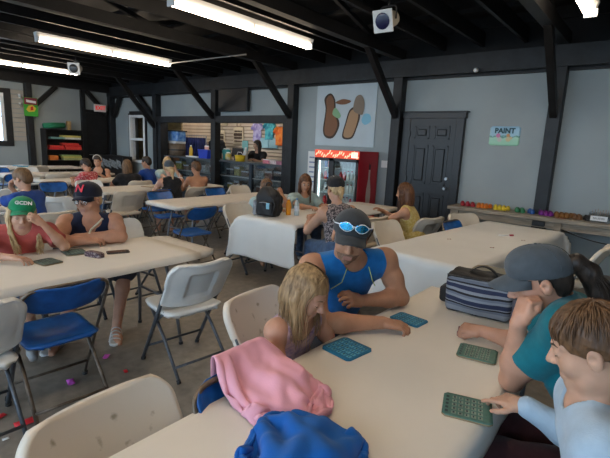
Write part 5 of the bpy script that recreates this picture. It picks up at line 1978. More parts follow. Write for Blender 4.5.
# ------------------------------------------------------------------ signs, TV, mural on the walls
t = thing('paint_sign', 'pale green and blue wall sign reading PAINT right of the charcoal door', 'sign', (-1.96, 7.195, 1.86))
def signmat():
    m = mat('sign_meadow', (.35, .55, .62), .45)
    nt = m.node_tree; b = nt.nodes['Principled BSDF']; tc = [n for n in nt.nodes if n.type == 'TEX_COORD'][0]
    sp = nt.nodes.new('ShaderNodeSeparateXYZ'); nt.links.new(tc.outputs['Object'], sp.inputs[0])
    n = nt.nodes.new('ShaderNodeTexNoise'); n.inputs['Scale'].default_value = 14; nt.links.new(tc.outputs['Object'], n.inputs['Vector'])
    mm = nt.nodes.new('ShaderNodeMath'); mm.operation = 'MULTIPLY_ADD'; mm.inputs[1].default_value = .10; nt.links.new(n.outputs['Fac'], mm.inputs[0]); nt.links.new(sp.outputs['Z'], mm.inputs[2])
    mp = nt.nodes.new('ShaderNodeMapRange'); mp.inputs[1].default_value = -.11; mp.inputs[2].default_value = .20; nt.links.new(mm.outputs[0], mp.inputs[0])
    r = nt.nodes.new('ShaderNodeValToRGB'); e = r.color_ramp.elements
    e[0].position = 0; e[0].color = (.30, .62, .42, 1); e[1].position = 1; e[1].color = (.30, .50, .66, 1)
    for p, c in ((.42, (.40, .66, .52, 1)), (.50, (.10, .28, .22, 1)), (.54, (.36, .58, .68, 1))):
        x = e.new(p); x.color = c
    nt.links.new(mp.outputs[0], r.inputs[0]); nt.links.new(r.outputs[0], b.inputs['Base Color'])
    return m
obj('panel', xform(sheet(lambda u, v: Vector((*rr(u, v, .22, .145, .03), 0)), 16, 12, .006), Matrix.Rotation(PI / 2, 4, 'X')), signmat(), t)
text_mesh('lettering', 'PAINT', .105, mat('sign_ink', (.015, .07, .09), .5), t, frame_z((1, 0, 0), (0, 0, 1), (0, -.009, .075)), .002, .004)
for x, z, r, c, n in [(-.09, .005, .032, (.62, .22, .40), 'pink'), (-.065, -.055, .035, (.55, .55, .50), 'cream'), (.055, .01, .026, (.62, .30, .12), 'orange'), (.06, -.05, .036, (.62, .52, .30), 'yellow'), (.10, -.03, .02, (.62, .52, .30), 'yellow')]:
    obj('painted_blob', tube(bmesh.new(), [(x, -.007, z), (x, -.010, z)], r, 14), mat('blob_' + n, c, .5), t)

t = thing('mural_panel', 'pale square mural panel with brown painted shapes above the drinks cooler', 'picture', (-4.93, 7.19, 2.19))
obj('board', B(-.69, .69, -.01, .008, -.59, .585), mat('mural_ground', (.47, .55, .60), .5, var=.04, scale=3), t)
def blob(pts, mi, bm, y):
    n = 40; cs = []
    for i in range(n):
        f = i / n * len(pts); k = int(f); a = f - k
        p0, p1, p2, p3 = [Vector(pts[(k + j) % len(pts)]) for j in (-1, 0, 1, 2)]
        cs.append(.5 * ((2 * p1) + (p2 - p0) * a + (2 * p0 - 5 * p1 + 4 * p2 - p3) * a * a + (3 * p1 - p0 - 3 * p2 + p3) * a ** 3))
    fs = bm.faces.new([bm.verts.new((c.x, y, c.y)) for c in cs])
    fs.material_index = mi
bm = bmesh.new()
blob([(-.50, -.30), (-.46, .1), (-.50, .32), (-.36, .42), (-.24, .30), (-.20, .05), (-.10, -.18), (-.22, -.42), (-.40, -.44)], 1, bm, -.0145)
blob([(-.46, -.30), (-.43, .1), (-.45, .30), (-.36, .38), (-.27, .28), (-.24, .05), (-.15, -.18), (-.24, -.38), (-.38, -.40)], 0, bm, -.017)
blob([(-.02, -.42), (.04, -.12), (.12, .10), (.30, .16), (.36, -.02), (.30, -.25), (.20, -.44)], 1, bm, -.0145)
blob([(.01, -.39), (.07, -.12), (.14, .07), (.28, .12), (.32, -.02), (.27, -.25), (.18, -.41)], 2, bm, -.017)
blob([(.20, .10), (.24, .32), (.36, .36), (.44, .22), (.42, .02), (.32, .02)], 3, bm, -.0200)
blob([(-.28, .02), (-.22, .14), (-.08, .0), (-.14, -.06)], 4, bm, -.0200)
blob([(.40, -.10), (.46, .02), (.58, .0), (.60, -.12), (.48, -.18)], 5, bm, -.0200)
blob([(-.22, .24), (-.05, .30), (.14, .26), (.05, .21), (-.1, .2)], 0, bm, -.0215)
obj('painted_shapes', bm, None, t, False, [mat('mural_brown', (.20, .09, .045), .6), mat('mural_line', (.05, .03, .02), .6), mat('mural_tan', (.40, .24, .13), .6), mat('mural_taupe', (.22, .17, .13), .6), mat('mural_green', (.22, .42, .24), .6), mat('mural_sky', (.22, .50, .66), .6)])

t = thing('television', 'black flat television high on the back wall above the serving hatch', 'television', (-8.05, 7.1, 2.56), 0)
obj('case', B(-.50, .50, -.04, .06, -.27, .27, .01), M_dark, t)
obj('screen', B(-.48, .48, -.043, -.039, -.25, .25), mat('tv_screen', (.008, .008, .010), .4), t)
obj('mount', B(-.1, .1, .06, .1, -.1, .1), M_dark, t)

t = thing('exit_sign', 'lit red and white EXIT sign over the dark door in the corner', 'sign', (XL + .22, 6.68, 2.42), 0)
obj('case', B(-.03, .03, -.18, .18, -.11, .11, .01), mat('exit_white', (.75, .68, .66), .5), t)
text_mesh('lettering', 'EXIT', .15, emis('exit_red', (.85, .03, .03), .5), t, frame_z((0, 1, 0), (0, 0, 1), (.033, 0, 0)), .002, .004)
obj('bracket', B(-.22, -.03, -.02, .02, -.02, .02), M_white, t)

t = thing('hanging_sign', 'green advertising sign with red and yellow picture on the left wall post', 'sign', (XL + .2, 4.77, 2.28), 0)
obj('panel', B(-.01, .01, -.17, .17, -.25, .25), mat('sign_green', (.05, .36, .04), .5), t)
bm = bmesh.new()
def yz(pts, mi, x):
    fs = bm.faces.new([bm.verts.new((x, a, b)) for a, b in pts]); fs.material_index = mi
yz([(-.16, .06), (.16, .06), (.16, .24), (-.16, .24)], 0, .0125)
yz([(-.11, .12), (.13, .10), (.13, .16), (-.11, .19)], 1, .0145)
yz([(-.12, -.08), (-.06, -.14), (.08, -.12), (.13, -.03), (.04, .06), (-.06, .03)], 2, .0145)
yz([(-.02, -.10), (.06, -.08), (.05, .02), (-.01, .0)], 3, .0165)
obj('picture', bm, None, t, False, [mat('sign_maroon', (.22, .02, .05), .5), M_print, mat('sign_yellow', (.70, .52, .05), .5), mat('sign_red', (.60, .03, .02), .5)])
for i, z in enumerate((2.56, 2.33)):
    o = obj('shelf_bracket', bar(bmesh.new(), (XL + .03, 4.58, z - .03), (XL + .16, 4.52, z + .02), .05, .05), M_print); tag(o, 'small white bracket on the slatted panel, %s of two' % ('upper' if i == 0 else 'lower'), 'bracket')

t = thing('notice_sheet', 'tall white notice paper on the wall behind the left side of the drinks cooler', 'notice', (-5.66, 7.19, 1.05), 0)
obj('sheet', B(-.13, .15, -.004, .004, -.4, .42), M_print, t)
bm = bmesh.new()
for i in range(6):
    bx(bm, -.09, .08 - .02 * (i % 3), -.006, -.0045, -.22 + i * .1, -.19 + i * .1)
obj('writing', bm, mat('ink_blue', (.25, .30, .45), .6), t)
t = thing('switch_plate', 'white three-switch plate on the wall between cooler and door post', 'switch', (-3.95, 7.195, 1.31))
obj('plate', B(-.10, .10, -.006, .005, -.065, .065, .003), M_print, t)
for i in (-1, 0, 1):
    obj('switch', B(i * .055 - .012, i * .055 + .012, -.014, -.006, -.03, .03, .003), M_white, t)
o = obj('sensor', tube(bmesh.new(), [(-2.42, 7.0, 2.82), (-2.42, 6.93, 2.81), (-2.42, 6.90, 2.81)], [.03, .035, .02], 10), M_print, None, True); tag(o, 'small white sensor on the timber beam above the charcoal door', 'sensor')

# stage lamps and conduit on the ceiling
def stage(loc, aim, label, lensm):
    t = thing('stage_light', label, 'lamp', loc)
    d = Vector(aim).normalized(); q = d.to_track_quat('Z', 'Y').to_matrix().to_4x4()
    obj('lamp_can', xform(lathe(bmesh.new(), [(0, -.16), (.06, -.155), (.085, -.12), (.085, .10), (.09, .12)], 16), q), mat('lamp_cream', (.45, .42, .36), .5), t)
    obj('gel_frame', xform(bx(bmesh.new(), -.115, .115, -.115, .115, .11, .13, .004), q), M_print, t)
    obj('lens', xform(lathe(bmesh.new(), [(.085, .135), (.07, .14), (0, .142)], 16), q), lensm, t)
    obj('yoke', tube(bmesh.new(), rounded([(-.1, 0, 0), (-.1, 0, .14), (.1, 0, .14), (.1, 0, 0)], .04), .008, 6), M_dark, t)
    obj('hanger', tube(bmesh.new(), [(0, 0, .14), (0, 0, 3.18 - loc[2])], .009, 6), M_dark, t)
    return t
stage((-2.62, 4.55, 2.99), (.05, -1, -.35), 'white stage lamp with a dark blue lens hanging from the roof timbers', mat('lens_blue', (.01, .012, .06), .1))
stage((-9.72, 4.28, 2.93), (.75, -.7, -.15), 'round white stage lamp hanging near the end of the leftmost tube light', mat('lens_dark', (.03, .03, .03), .1))
o = obj('conduit', tube(bmesh.new(), [(-8.0, 5.29, 3.06), (-5.8, 5.39, 3.06)], .014, 8), mat('conduit_grey', (.18, .18, .18), .4)); tag(o, 'thin grey conduit pipe crossing under the roof joists', 'pipe')

# ------------------------------------------------------------------ game shelf on the left wall
M_shelf = mat('shelf_black', (.015, .014, .014), .5)
t = thing('bookshelf', 'low black bookshelf of board games against the left wall', 'bookshelf', (XL + .02, 5.55, 0))
for y in (-.52, .50):
    obj('side_panel', B(.0, .36, y, y + .03, 0, 1.72), M_shelf, t)
obj('back_panel', B(0, .015, -.52, .53, 0, 1.72), M_shelf, t)
for z in (.12, .48, .82, 1.12, 1.42, 1.69):
    obj('shelf', B(.01, .36, -.5, .5, z, z + .025), M_shelf, t)
cols = {'red': (.60, .03, .03), 'yellow': (.55, .47, .12), 'green': (.30, .42, .14), 'teal': (.20, .40, .38), 'orange': (.62, .18, .04), 'scarlet': (.68, .06, .04), 'olive': (.38, .40, .18), 'white': (.6, .6, .55)}
def box(y0, y1, z, h, c, label):
    t = thing('game_box', label, 'box', (XL + .22, (y0 + y1) / 2, z), 0, 'board games on the shelf')
    w = (y1 - y0) / 2
    obj('lower_box', B(-.11, .12, -w + .004, w - .004, 0, h * .6), mat('box_' + c, cols[c], .5, var=.15, scale=25), t)
    obj('lid', B(-.114, .124, -w, w, h * .35, h, .002), mat('box_' + c, cols[c], .5), t)
sh = {1.445: [(-.36, .02, .055, 'teal', 'upper left'), (-.02, .42, .05, 'yellow', 'upper right, bottom'), ], 1.145: [(-.42, -.05, .06, 'red', 'middle left, bottom'), (-.02, .45, .065, 'scarlet', 'middle right, bottom')],
      .845: [(-.42, -.18, .12, 'orange', 'lower left'), (-.06, .46, .06, 'olive', 'lower right, bottom')]}
box(-.36 + 5.55, .0 + 5.55, 1.445, .055, 'teal', 'teal game box on the left of the top shelf')
box(.02 + 5.55, .46 + 5.55, 1.445, .05, 'white', 'white game box at the bottom right of the top shelf')
box(-.05 + 5.55, .46 + 5.55, 1.496, .06, 'yellow', 'yellow game box stacked at the right of the top shelf')
box(-.42 + 5.55, -.02 + 5.55, 1.145, .06, 'red', 'red game box at the bottom left of the middle shelf')
box(-.40 + 5.55, -.03 + 5.55, 1.206, .055, 'scarlet', 'bright red game box on top at the left of the middle shelf')
box(.02 + 5.55, .47 + 5.55, 1.145, .08, 'scarlet', 'bright red game box at the bottom right of the middle shelf')
box(.0 + 5.55, .46 + 5.55, 1.226, .06, 'red', 'red game box in the middle of the right stack, middle shelf')
box(-.05 + 5.55, .40 + 5.55, 1.287, .05, 'scarlet', 'bright red game box topping the right stack of the middle shelf')
box(-.44 + 5.55, -.20 + 5.55, .845, .13, 'orange', 'orange game box at the left of the lower shelf')
box(-.04 + 5.55, .48 + 5.55, .845, .06, 'olive', 'olive game box at the bottom right of the lower shelf')
box(-.06 + 5.55, .46 + 5.55, .906, .05, 'yellow', 'yellow game box on the olive one on the lower shelf')
box(-.1 + 5.55, .44 + 5.55, .957, .035, 'green', 'thin green game box topping the right stack of the lower shelf')
o = obj('fabric_roll', tube(bmesh.new(), [(XL + .2, 5.05, 1.80), (XL + .22, 5.3, 1.815), (XL + .2, 5.62, 1.84)], [.07, .085, .075], 12), mat('felt_green', (.03, .22, .11), .9), None, True); tag(o, 'green rolled cloth lying on top of the game shelf', 'cloth')
t = thing('wooden_block_tower', 'upright tan wooden tower game on top of the game shelf', 'toy', (XL + .2, 5.74, 1.715))
for k in range(7):
    obj('block_layer', B(-.05, .05, -.05, .05, k * .036, k * .036 + .033, .003), mat('tower_wood', (.50, .33, .15), .6, var=.25, scale=30), t)
# low dark stand beside the door, left of the white window
t = thing('display_stand', 'low black rack with silvery leaflets in the corner by the dark door', 'rack', (-13.1, 6.75, 0))
obj('frame', B(-.6, .75, -.12, .2, .0, 1.02, .01), M_shelf, t)
for i in range(6):
    obj('leaflet', xform(B(-.10, .10, -.005, .005, 0, .24), Matrix.Translation((-.38 + .21 * i, -.16, .66 + .03 * (i % 2))) @ Matrix.Rotation(.35, 4, 'X') @ Matrix.Rotation(.3, 4, 'Y')), mat('leaflet_silver', (.35, .36, .36), .5, col2=(.12, .13, .13), scale=18), t)

# ------------------------------------------------------------------ drinks cooler
t = thing('drinks_cooler', 'red and black glass-door drinks cooler against the back wall', 'cooler', (-4.595, 6.83, 0))
hw, d0, d1, H = .485, -.33, .33, 1.52
bm = bmesh.new()
bx(bm, -hw, -hw + .04, d0 + .05, d1, .05, H); bx(bm, hw - .04, hw - .004, d0 + .05, d1, .05, H); bx(bm, -hw, hw, d1 - .04, d1, .05, H); bx(bm, -hw, hw, d0 + .05, d1, .05, .20); bx(bm, -hw, hw, d0 + .05, d1, H - .15, H)
obj('cabinet', bm, mat('cooler_black', (.018, .018, .02), .4), t)
bm = bmesh.new(); bx(bm, -hw + .04, hw - .04, d1 - .06, d1 - .041, .2, H - .15); bx(bm, -hw + .04, -hw + .055, d0 + .06, d1 - .05, .2, H - .15); bx(bm, hw - .055, hw - .04, d0 + .06, d1 - .05, .2, H - .15)
obj('inner_lining', bm, mat('cooler_white', (.6, .66, .66), .5), t)
sp = obj('side_panel', B(hw - .004, hw + .006, d0 + .02, d1, .05, H), mat('cooler_red', (.45, .015, .03), .35), t)
bpoly = [(-.075, -.62), (.075, -.62), (.085, -.45), (.06, -.30), (.082, -.12), (.075, .02), (.03, .22), (.028, .38), (.02, .40), (-.02, .40), (-.028, .38), (-.03, .22), (-.075, .02), (-.082, -.12), (-.06, -.30), (-.085, -.45)]
bm = bmesh.new(); bm.faces.new([bm.verts.new((hw + .008, .05 + a, .82 + b)) for a, b in bpoly]); obj('bottle_emblem', bm, mat('emblem_grey', (.60, .52, .50), .5), sp)
bm = bmesh.new(); bm.faces.new([bm.verts.new((hw + .0085, .05 + a, b)) for a, b in ((-.03, 1.20), (.03, 1.20), (.045, 1.33), (.0, 1.28), (-.05, 1.36))]); obj('splash_emblem', bm, mat('emblem_dark', (.07, .02, .02), .5), sp)
hd = obj('header_sign', B(-hw, hw, d0, d0 + .08, H - .14, H, .006), emis('header_glow', (.60, .07, .03), .8), t)
bm = bmesh.new()
rg = random.Random(3)
for i in range(22):
    x = -hw + .03 + i * .043; z = H - .07 + .035 * math.sin(i * 1.1)
    bar(bm, (x, d0 - .003, z - .03), (x + .03, d0 - .003, z + rg.uniform(.0, .04)), .004, .02, (0, 0, 1))
obj('header_pattern', bm, emis('header_light', (.90, .55, .35), 1.0), hd)
obj('header_panel', B(.33, .46, d0 - .004, d0, H - .12, H - .02), emis('header_white', (.85, .75, .65), .9), hd)
for x0, x1, nm in ((-hw + .005, -.10, 'left'), (-.095, hw - .005, 'right')):
    bm = bmesh.new()
    z0, z1 = .16, H - .145
    bx(bm, x0, x0 + .05, d0, d0 + .05, z0, z1); bx(bm, x1 - .05, x1, d0, d0 + .05, z0, z1); bx(bm, x0, x1, d0, d0 + .05, z0, z0 + .05); bx(bm, x0, x1, d0, d0 + .05, z1 - .05, z1)
    dr = obj('door', bm, MATS['cooler_black'], t)
    obj('pane', B(x0 + .05, x1 - .05, d0 + .02, d0 + .026, z0 + .05, z1 - .05), glass('cooler_glass', (.9, .95, .95), .10), dr)
    obj('handle', tube(bmesh.new(), [(x1 - .025, d0 - .02, .6), (x1 - .025, d0 - .02, 1.1)], .008, 6), M_steel, dr)
SHZ = [.22, .50, .74, .98, 1.20]
for z in SHZ:
    obj('wire_shelf', B(-hw + .05, hw - .05, d0 + .08, d1 - .07, z - .012, z), MATS['cooler_white'], t)
for x in (-.405, -.08):
    obj('lamp_strip', tube(bmesh.new(), [(x, d0 + .07, .25), (x, d0 + .07, H - .2)], .011, 8), emis('cooler_lamp', (.9, .97, 1.0), 4.0), t)
dcol = [('red', (.55, .02, .03)), ('silver', (.55, .57, .58)), ('white', (.72, .72, .70)), ('dark', (.05, .035, .03)), ('blue', (.03, .12, .45))]
protos = {}
def drink(kind, x, y, z):
    nm, c = dcol[kind]
    if nm in protos:
        o = copy_tree(protos[nm]); o.location = (x, y, z)
        return o
    t = thing('drink_bottle', 'small %s drink bottle on a shelf inside the glass-door drinks cooler' % nm, 'bottle', (x, y, z), 0, '%s drinks in the cooler' % nm)
    obj('bottle_body', lathe(bmesh.new(), [(0, 0), (.030, 0), (.032, .01), (.032, .10), (.024, .13), (.014, .16)], 12), mat('drink_' + nm, c, .3), t)
    obj('cap', lathe(bmesh.new(), [(.016, .158), (.016, .176), (0, .178)], 10), M_print if nm != 'white' else MATS['cap_crimson'], t)
    protos[nm] = t
    return t
plan = {0: [3, 3, 3, 3, 0, 0, 0, 3, 3], 1: [0, 0, 0, 2, 2, 2, 0, 0, 0], 2: [1, 1, 0, 2, 2, 2, 2, 2, 0], 3: [0, 4, 4, 0, 0, 2, 2, 2, 2], 4: [4, 0, 0, 1, 1, 1, 1, 1, 1]}
for si_, row in plan.items():
    xs = [-.36, -.28, -.20, -.01, .07, .15, .23, .31, .39]
    for k, x in zip(row, xs):
        drink(k, -4.595 + x, 6.83 - .12, SHZ[si_])

# ------------------------------------------------------------------ serving hatch: counter, displays and goods
M_ctr = mat('counter_navy', (.03, .045, .065), .45)
t = thing('serving_counter', 'dark blue serving counter with glass display fronts under the hatch', 'counter', (-8.7, 7.3, 0))
obj('countertop', B(-2.33, 2.29, -.14, .45, 1.09, 1.13, .006), mat('counter_top', (.07, .085, .10), .35), t)
for x in (-2.33, -1.15, -.12, 1.08, 2.2):
    obj('upright', B(x, x + .09, -.06, .02, 0, 1.09), M_ctr, t)
obj('plinth', B(-2.33, 2.29, -.05, .4, 0, .42), M_ctr, t)
obj('back_board', B(-2.33, 2.29, .38, .4, .42, 1.09), mat('display_grey', (.22, .23, .22), .6), t)
obj('shelf', B(-2.3, 2.27, -.03, .38, .74, .76), mat('display_shelf', (.4, .42, .42), .4), t)
for x0, x1 in ((-2.24, -1.15), (-1.06, -.12), (-.03, 1.08), (1.17, 2.2)):
    obj('pane', B(x0, x1, -.03, -.024, .42, 1.09), glass('counter_glass', (.80, .86, .90), .14), t)
rg = random.Random(5)
goods = [('snack_box', 'box')]
gc = [((.28, .16, .10), 'brown'), ((.06, .06, .07), 'black'), ((.5, .52, .5), 'pale grey'), ((.55, .45, .12), 'yellow'), ((.25, .10, .08), 'dark red')]
for i, x in enumerate([-10.7, -10.35, -9.6, -9.2, -8.5, -8.25, -7.95, -7.45, -7.15, -6.85]):
    for lv, z in enumerate((.42, .76)):
        c, n = gc[(i * 2 + lv * 3) % 5]
        h = rg.uniform(.14, .24); w = rg.uniform(.09, .14)
        t = thing('snack_box', '%s goods box in the glass display, %s shelf, number %s from the left' % (n, 'upper' if lv else 'lower', ['one', 'two', 'three', 'four', 'five', 'six', 'seven', 'eight', 'nine', 'ten'][i]), 'box', (x, 7.5, z), 0, 'goods in the display counter')
        obj('carton', B(-w, w, -.08, .08, 0, h, .006), mat('goods_' + n.replace(' ', '_'), c, .5, var=.3, scale=18), t)
        obj('lid_flap', B(-w, w, -.082, -.078, h * .75, h, .001), M_print if n != 'pale grey' else M_dark, t)
ZC = 1.13
# blue slush machine on a barrel
t = thing('barrel', 'brown barrel-shaped drum behind the left end of the counter', 'barrel', (-11.05, 7.6, ZC))
obj('staves', lathe(bmesh.new(), [(0, 0), (.24, 0), (.27, .16), (.25, .34), (0, .34)], 20), mat('barrel_brown', (.14, .105, .075), .6, var=.2, scale=5, stretch=(6, 6, 1)), t)
obj('hoop', lathe(bmesh.new(), [(.272, .14), (.274, .18)], 20), M_dark, t)
t = thing('slush_machine', 'blue and white drinks machine with black spouts above the barrel', 'machine', (-11.05, 7.6, ZC + .34))
obj('tank', B(-.30, .25, -.16, .16, .06, .34, .03), mat('machine_blue', (.03, .16, .55), .3, col2=(.25, .45, .75), scale=9), t)
obj('base', B(-.22, .2, -.18, .18, 0, .07, .01), M_print, t)
obj('top_tray', B(-.34, .28, -.18, .18, .34, .37, .01), M_dark, t)
obj('spout', tube(bmesh.new(), [(-.30, -.05, .18), (-.48, -.08, .17), (-.55, -.08, .08)], [.07, .06, .03], 8), M_dark, t)
# hanging rack of navy shirts
t = thing('garment_rail', 'rail of navy garments behind the counter left of the middle post', 'clothes rail', (-10.8, 8.0, 0))
obj('rail', tube(bmesh.new(), [(-.6, 0, 1.72), (.6, 0, 1.72)], .012, 8), M_steel, t)
for s in (-.6, .6):
    obj('rail_post', tube(bmesh.new(), [(s, 0, 0), (s, 0, 1.72)], .014, 8), M_steel, t)
for i in range(9):
    o = thing('hanging_shirt', 'navy garment on the rail behind the counter, place %s from the left' % ['first', 'second', 'third', 'fourth', 'fifth', 'sixth', 'seventh', 'eighth', 'ninth'][i], 'shirt', (-11.25 + i * .11, 8.0, 1.70), .25, 'navy garments on the rail')
    obj('cloth_body', sheet(lambda u, v: Vector((.02 * math.sin(3 * v + i) + .012 * u, .22 * u * (1 - .25 * max(0, v) ** 2), -.30 + .26 * v)), 6, 8, .02), mat('garment_navy', (.02, .03, .13), .8, var=.3, scale=10), o, True)
    obj('hanger', tube(bmesh.new(), [(0, 0, -.03), (0, 0, .03), (.015, 0, .045)], .005, 5), M_print, o)
bottle('squeeze_bottle', 'tall yellow bottle on the counter left of the blue bin', (-10.12, 7.42, ZC), mat('mustard_yellow', (.65, .42, .04), .4), M_print, h=.32, r=.05)
t = thing('paper_tray', 'white paper tray lying on the counter left of the blue bin', 'tray', (-9.85, 7.36, ZC)); obj('tray', B(-.28, .22, -.1, .1, 0, .025, .004), M_print, t); obj('tray_lip', B(-.28, .22, -.105, -.095, .0, .04), M_print, t)
t = thing('storage_bin', 'bright blue plastic bin on the counter against the middle post', 'bin', (-9.37, 7.36, ZC))
bm = bmesh.new(); prism(bm, [(-.17, 0), (.17, 0), (.20, .22), (-.20, .22)], -.12, .12); obj('bin_body', bm, mat('bin_blue', (.015, .05, .50), .35), t); obj('bin_rim', B(-.215, .215, -.135, .135, .205, .225, .006), MATS['bin_blue'], t)
t = thing('pink_cup', 'pale pink cup standing behind the blue bin', 'cup', (-9.6, 7.55, ZC)); obj('cup', lathe(bmesh.new(), [(0, 0), (.045, 0), (.06, .30), (.05, .30)], 14), mat('cup_pink', (.6, .35, .33), .5), t); obj('cup_lid', lathe(bmesh.new(), [(.062, .30), (.05, .33), (0, .33)], 14), M_print, t)
# right bay
def pouch(name, label, x, y, w, h, c, c2, cat='bag'):
    t = thing(name, label, cat, (x, y, ZC), rg.uniform(-.3, .3))
    S = Sdf(); S.box((0, 0, h / 2), (w, .06, h / 2), .05, k=0); S.noise(.012, folds(int(abs(x) * 77), 22)); S.plane((0, 0, .001), (0, 0, -1))
    sdf_obj('pouch', S, .012, mat('pouch_' + name, c, .4, col2=c2, scale=12), t)
    obj('seal', B(-w * .8, w * .8, -.004, .004, h - .012, h + .03), M_print, t)
pouch('snack_bag', 'teal snack bag on the counter just right of the middle post', -8.62, 7.4, .11, .26, (.03, .26, .28), (.05, .35, .30))
pouch('candy_bag', 'yellow and white snack bag in front of the teal one', -8.48, 7.34, .10, .17, (.62, .48, .06), (.55, .52, .42))
t = thing('cash_register', 'black register screen on the counter left of the long-haired vendor', 'register', (-8.32, 7.48, ZC), .4)
obj('stand', B(-.05, .05, -.05, .05, 0, .12), M_dark, t); obj('screen', xform(B(-.15, .15, -.015, .015, 0, .22, .006), Matrix.Translation((0, 0, .10)) @ Matrix.Rotation(-.3, 4, 'X')), M_dark, t)
bottle('pump_bottle', 'tall white bottle behind the yellow tub on the counter', (-7.98, 7.46, ZC), mat('bottle_white', (.66, .66, .62), .4), M_print, h=.34, r=.055)
t = thing('yellow_tub', 'bright yellow tub with handle on the counter', 'tub', (-7.98, 7.28, ZC)); obj('tub', lathe(bmesh.new(), [(0, 0), (.11, 0), (.13, .15), (.12, .15)], 16), mat('tub_yellow', (.72, .50, .02), .4), t); obj('tub_handle', tube(bmesh.new(), [(-.12, 0, .14), (-.06, -.02, .22), (.06, -.02, .22), (.12, 0, .14)], .006, 6), M_print, t)
for i, (x, c, n) in enumerate([(-7.05, (.62, .20, .26), 'pink'), (-6.86, (.66, .55, .55), 'pale pink'), (-6.64, (.40, .16, .22), 'dull rose')]):
    t = thing('candy_box', '%s candy box at the right end of the serving counter' % n, 'box', (x, 7.36, ZC)); obj('carton', B(-.12, .12, -.12, .12, 0, .085 - .012 * i, .004), mat('candy_' + n.replace(' ', '_'), c, .5, var=.25, scale=22), t); obj('lid', B(-.122, .122, -.122, .122, .08 - .012 * i, .10 - .012 * i, .004), M_print if i == 0 else MATS['candy_' + n.replace(' ', '_')], t)
t = thing('drink_cup', 'yellow drink cup with straw on the table by the bare-backed boy', 'cup', (-6.86, 4.78, .735)); obj('cup', lathe(bmesh.new(), [(0, 0), (.038, 0), (.052, .15), (.045, .15)], 14), MATS['tub_yellow'], t); obj('lid', lathe(bmesh.new(), [(.055, .148), (.05, .165), (0, .168)], 14), M_print, t); obj('straw', tube(bmesh.new(), [(0, 0, .16), (.01, -.005, .25)], .005, 6), M_print, t)
# goods on the slatted back wall
def tee(x, z, c, c2, label):
    t = thing('display_shirt', label, 'shirt', (x, 8.86, z))
    S = Sdf(); S.box((0, 0, -.05), (.16, .022, .25), .02, k=0); S.cone((-.12, 0, .15), (-.20, 0, .07), .055, .05, k=.03); S.cone((.12, 0, .15), (.20, 0, .07), .055, .05, k=.03)
    S.ell((0, -.02, .235), (.08, .05, .05), k=.01, mode='s'); S.noise(.006, folds(int(abs(x) * 50), 16))
    sdf_obj('cloth_body', S, .012, mat('tee_' + label.split()[0], c, .8, col2=c2, scale=7, lo=.42, hi=.58), t)
    obj('hanger', tube(bmesh.new(), [(-.12, 0, .19), (0, 0, .24), (.12, 0, .19)], .006, 5), M_steel, t)
def tote(x, z, label, w=.22, h=.26):
    t = thing('tote_bag', label, 'bag', (x, 8.87, z))
    obj('bag_body', sheet(lambda u, v: Vector((w * u, -.012 + .01 * math.cos(2 * u), h * v)), 8, 8, .015), mat('canvas', (.55, .46, .33), .85, bump=.1), t)
    obj('handle', tube(bmesh.new(), rounded([(-w * .4, -.01, h), (-w * .3, -.01, h + .22), (w * .3, -.01, h + .22), (w * .4, -.01, h)], .06), .012, 6), MATS['cloth_grey_teal'] if False else mat('canvas', (.55, .46, .33)), t)
    bm = bmesh.new()
    for i in range(5):
        for j in range(4):
            r0 = .022 + .012 * ((i * 3 + j) % 3)
            tube(bm, [(-w * .6 + i * w * .3, -.020, -h * .55 + j * h * .36), (-w * .6 + i * w * .3 + .01, -.026, -h * .55 + j * h * .36)], r0, 8)
    obj('print', bm, mat('tote_print', (.10, .07, .05), .8), t)
tote(-10.62, 1.66, 'canvas tote bag with a round print nearest the middle post')
tote(-9.80, 1.76, 'canvas tote bag with dark print hanging above the register')
t = thing('tote_bag', 'folded cream tote pinned high on the slatted wall beside the post', 'bag', (-10.5, 8.87, 2.12)); obj('bag_body', B(-.2, .2, -.02, .01, -.06, .06, .006), MATS['canvas'], t); obj('fold', B(-.2, .2, -.026, -.02, .01, .06), MATS['canvas'], t)
tee(-9.02, 1.93, (.22, .18, .45), (.45, .42, .65), 'purple tie-dye shirt on the slatted wall')
tee(-8.55, 1.98, (.02, .20, .30), (.08, .42, .48), 'teal tie-dye shirt on the slatted wall right of the purple one')
tee(-8.14, 1.84, (.75, .13, .02), (.85, .28, .05), 'orange shirt at the right end of the slatted wall')
for x, l in ((-8.72, 'left'), (-8.38, 'right')):
    t = thing('towel', 'light blue folded towel under the teal shirt, %s one of two' % l, 'towel', (x, 8.87, 1.60)); obj('towel_fold', B(-.16, .16, -.025, .01, -.14, .14, .01), mat('towel_blue', (.28, .48, .55), .9), t); obj('towel_edge', B(-.16, .16, -.032, -.025, -.13, -.09, .003), MATS['towel_blue'], t)
t = thing('towel', 'small turquoise towel hanging behind the long-haired vendor', 'towel', (-9.5, 8.86, 1.5)); obj('towel_fold', B(-.12, .12, -.02, .01, -.16, .14, .01), mat('towel_teal', (.20, .45, .46), .9), t)
# lamp inside the hatch room
t = thing('ceiling_light', 'strip light inside the serving room, hidden by the hatch header', 'light', (-9.0, 8.0, 2.52))
obj('housing', B(-1.2, 1.2, -.06, .06, .0, .08), M_fix, t); obj('lamp_tube', tube(bmesh.new(), [(-1.15, 0, -.02), (1.15, 0, -.02)], .018, 8), emis('hatch_tube', (1, .88, .74), 40), t)
t = thing('ceiling_light', 'second strip light inside the serving room, over its left bay', 'light', (-12.0, 8.0, 2.52))
obj('housing', B(-1.2, 1.2, -.06, .06, .0, .08), M_fix, t); obj('lamp_tube', tube(bmesh.new(), [(-1.15, 0, -.02), (1.15, 0, -.02)], .018, 8), MATS['hatch_tube'], t)
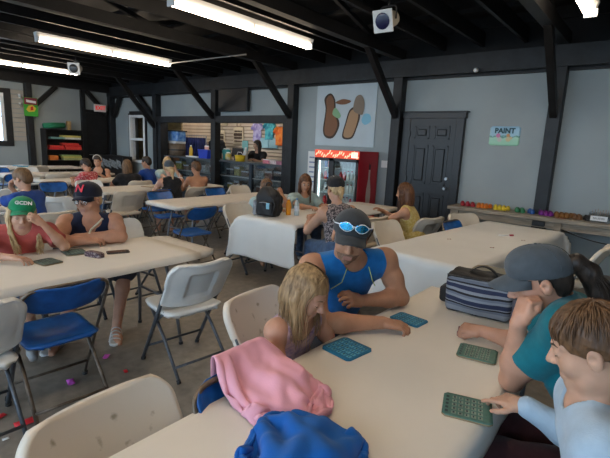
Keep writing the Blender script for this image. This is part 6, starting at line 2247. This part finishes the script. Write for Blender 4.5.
# small things on the far tables
for x, y, lab in [(-7.0, 4.25, 'by the blonde girl in the black top'), (-7.15, 4.55, 'between the two blonde girls'), (-8.72, 3.9, 'before the red-shirted child'), (-5.98, 1.15, 'before the boy in royal blue')]:
    t = thing('bingo_board', 'small tan board on a far table ' + lab, 'game board', (x, y, .735), .2, 'bingo boards on the tables')
    obj('face', B(-.12, .12, -.09, .09, 0, .008, .002), M_bedge, t); obj('number_windows', B(-.1, .1, -.07, .07, .008, .0095), MATS['board_cream'], t)
t = thing('pink_tray', 'pink and white sheet under the hand of the boy in royal blue', 'paper', (-6.0, 1.5, .735), .2); obj('sheet', B(-.16, .16, -.11, .11, 0, .004), mat('sheet_pink', (.62, .30, .42), .6), t); obj('white_corner', B(-.1, .12, -.08, .0, .004, .006), M_print, t)
for x, y, c, w_ in [(-12.4, 3.7, (.65, .66, .68), 'nearer'), (-12.6, 4.1, (.05, .3, .45), 'further')]:
    t = thing('paper_stack', 'small stack of sheets on the furthest left table, the %s one' % w_, 'paper', (x, y, .735), .3); obj('sheets', B(-.18, .18, -.13, .13, 0, .03), mat('stack_' + w_, c, .7), t); obj('top_sheet', B(-.17, .16, -.12, .12, .03, .033), M_print, t)
# ------------------------------------------------------------------ light, camera, colour management
w = bpy.data.worlds.new('World'); SC.world = w; w.use_nodes = True
bg = w.node_tree.nodes['Background']
bg.inputs['Color'].default_value = (.60, .80, 1.0, 1)
bg.inputs['Strength'].default_value = WORLD_STRENGTH = 5.0

cam = bpy.data.cameras.new('camera')
co = bpy.data.objects.new('camera', cam)
COL.objects.link(co)
cam.sensor_fit = 'HORIZONTAL'
cam.sensor_width = 36
cam.lens = 435.0 / 610 * 36
cam.clip_start = .05
Xw = np.array([[0.773, 0.154, -0.616], [0.633, -0.118, 0.765], [0.045, -0.981, -0.188]])  # world <- (right, down, forward)
U, S_, Vt = np.linalg.svd(Xw)
Rw = U @ Vt
Mx = Matrix([[Rw[i, 0], -Rw[i, 1], -Rw[i, 2], 0] for i in range(3)] + [[0, 0, 0, 1]])
Mx.translation = Vector((0, 0, 1.58))
co.matrix_world = Mx
SC.camera = co
SC.view_settings.view_transform = 'Standard'
SC.view_settings.look = 'None'
SC.view_settings.exposure = -0.05
SC.view_settings.gamma = 1.0
SC.view_settings.use_curve_mapping = False
SC.cycles.max_bounces = 6
SC.cycles.use_denoising = True
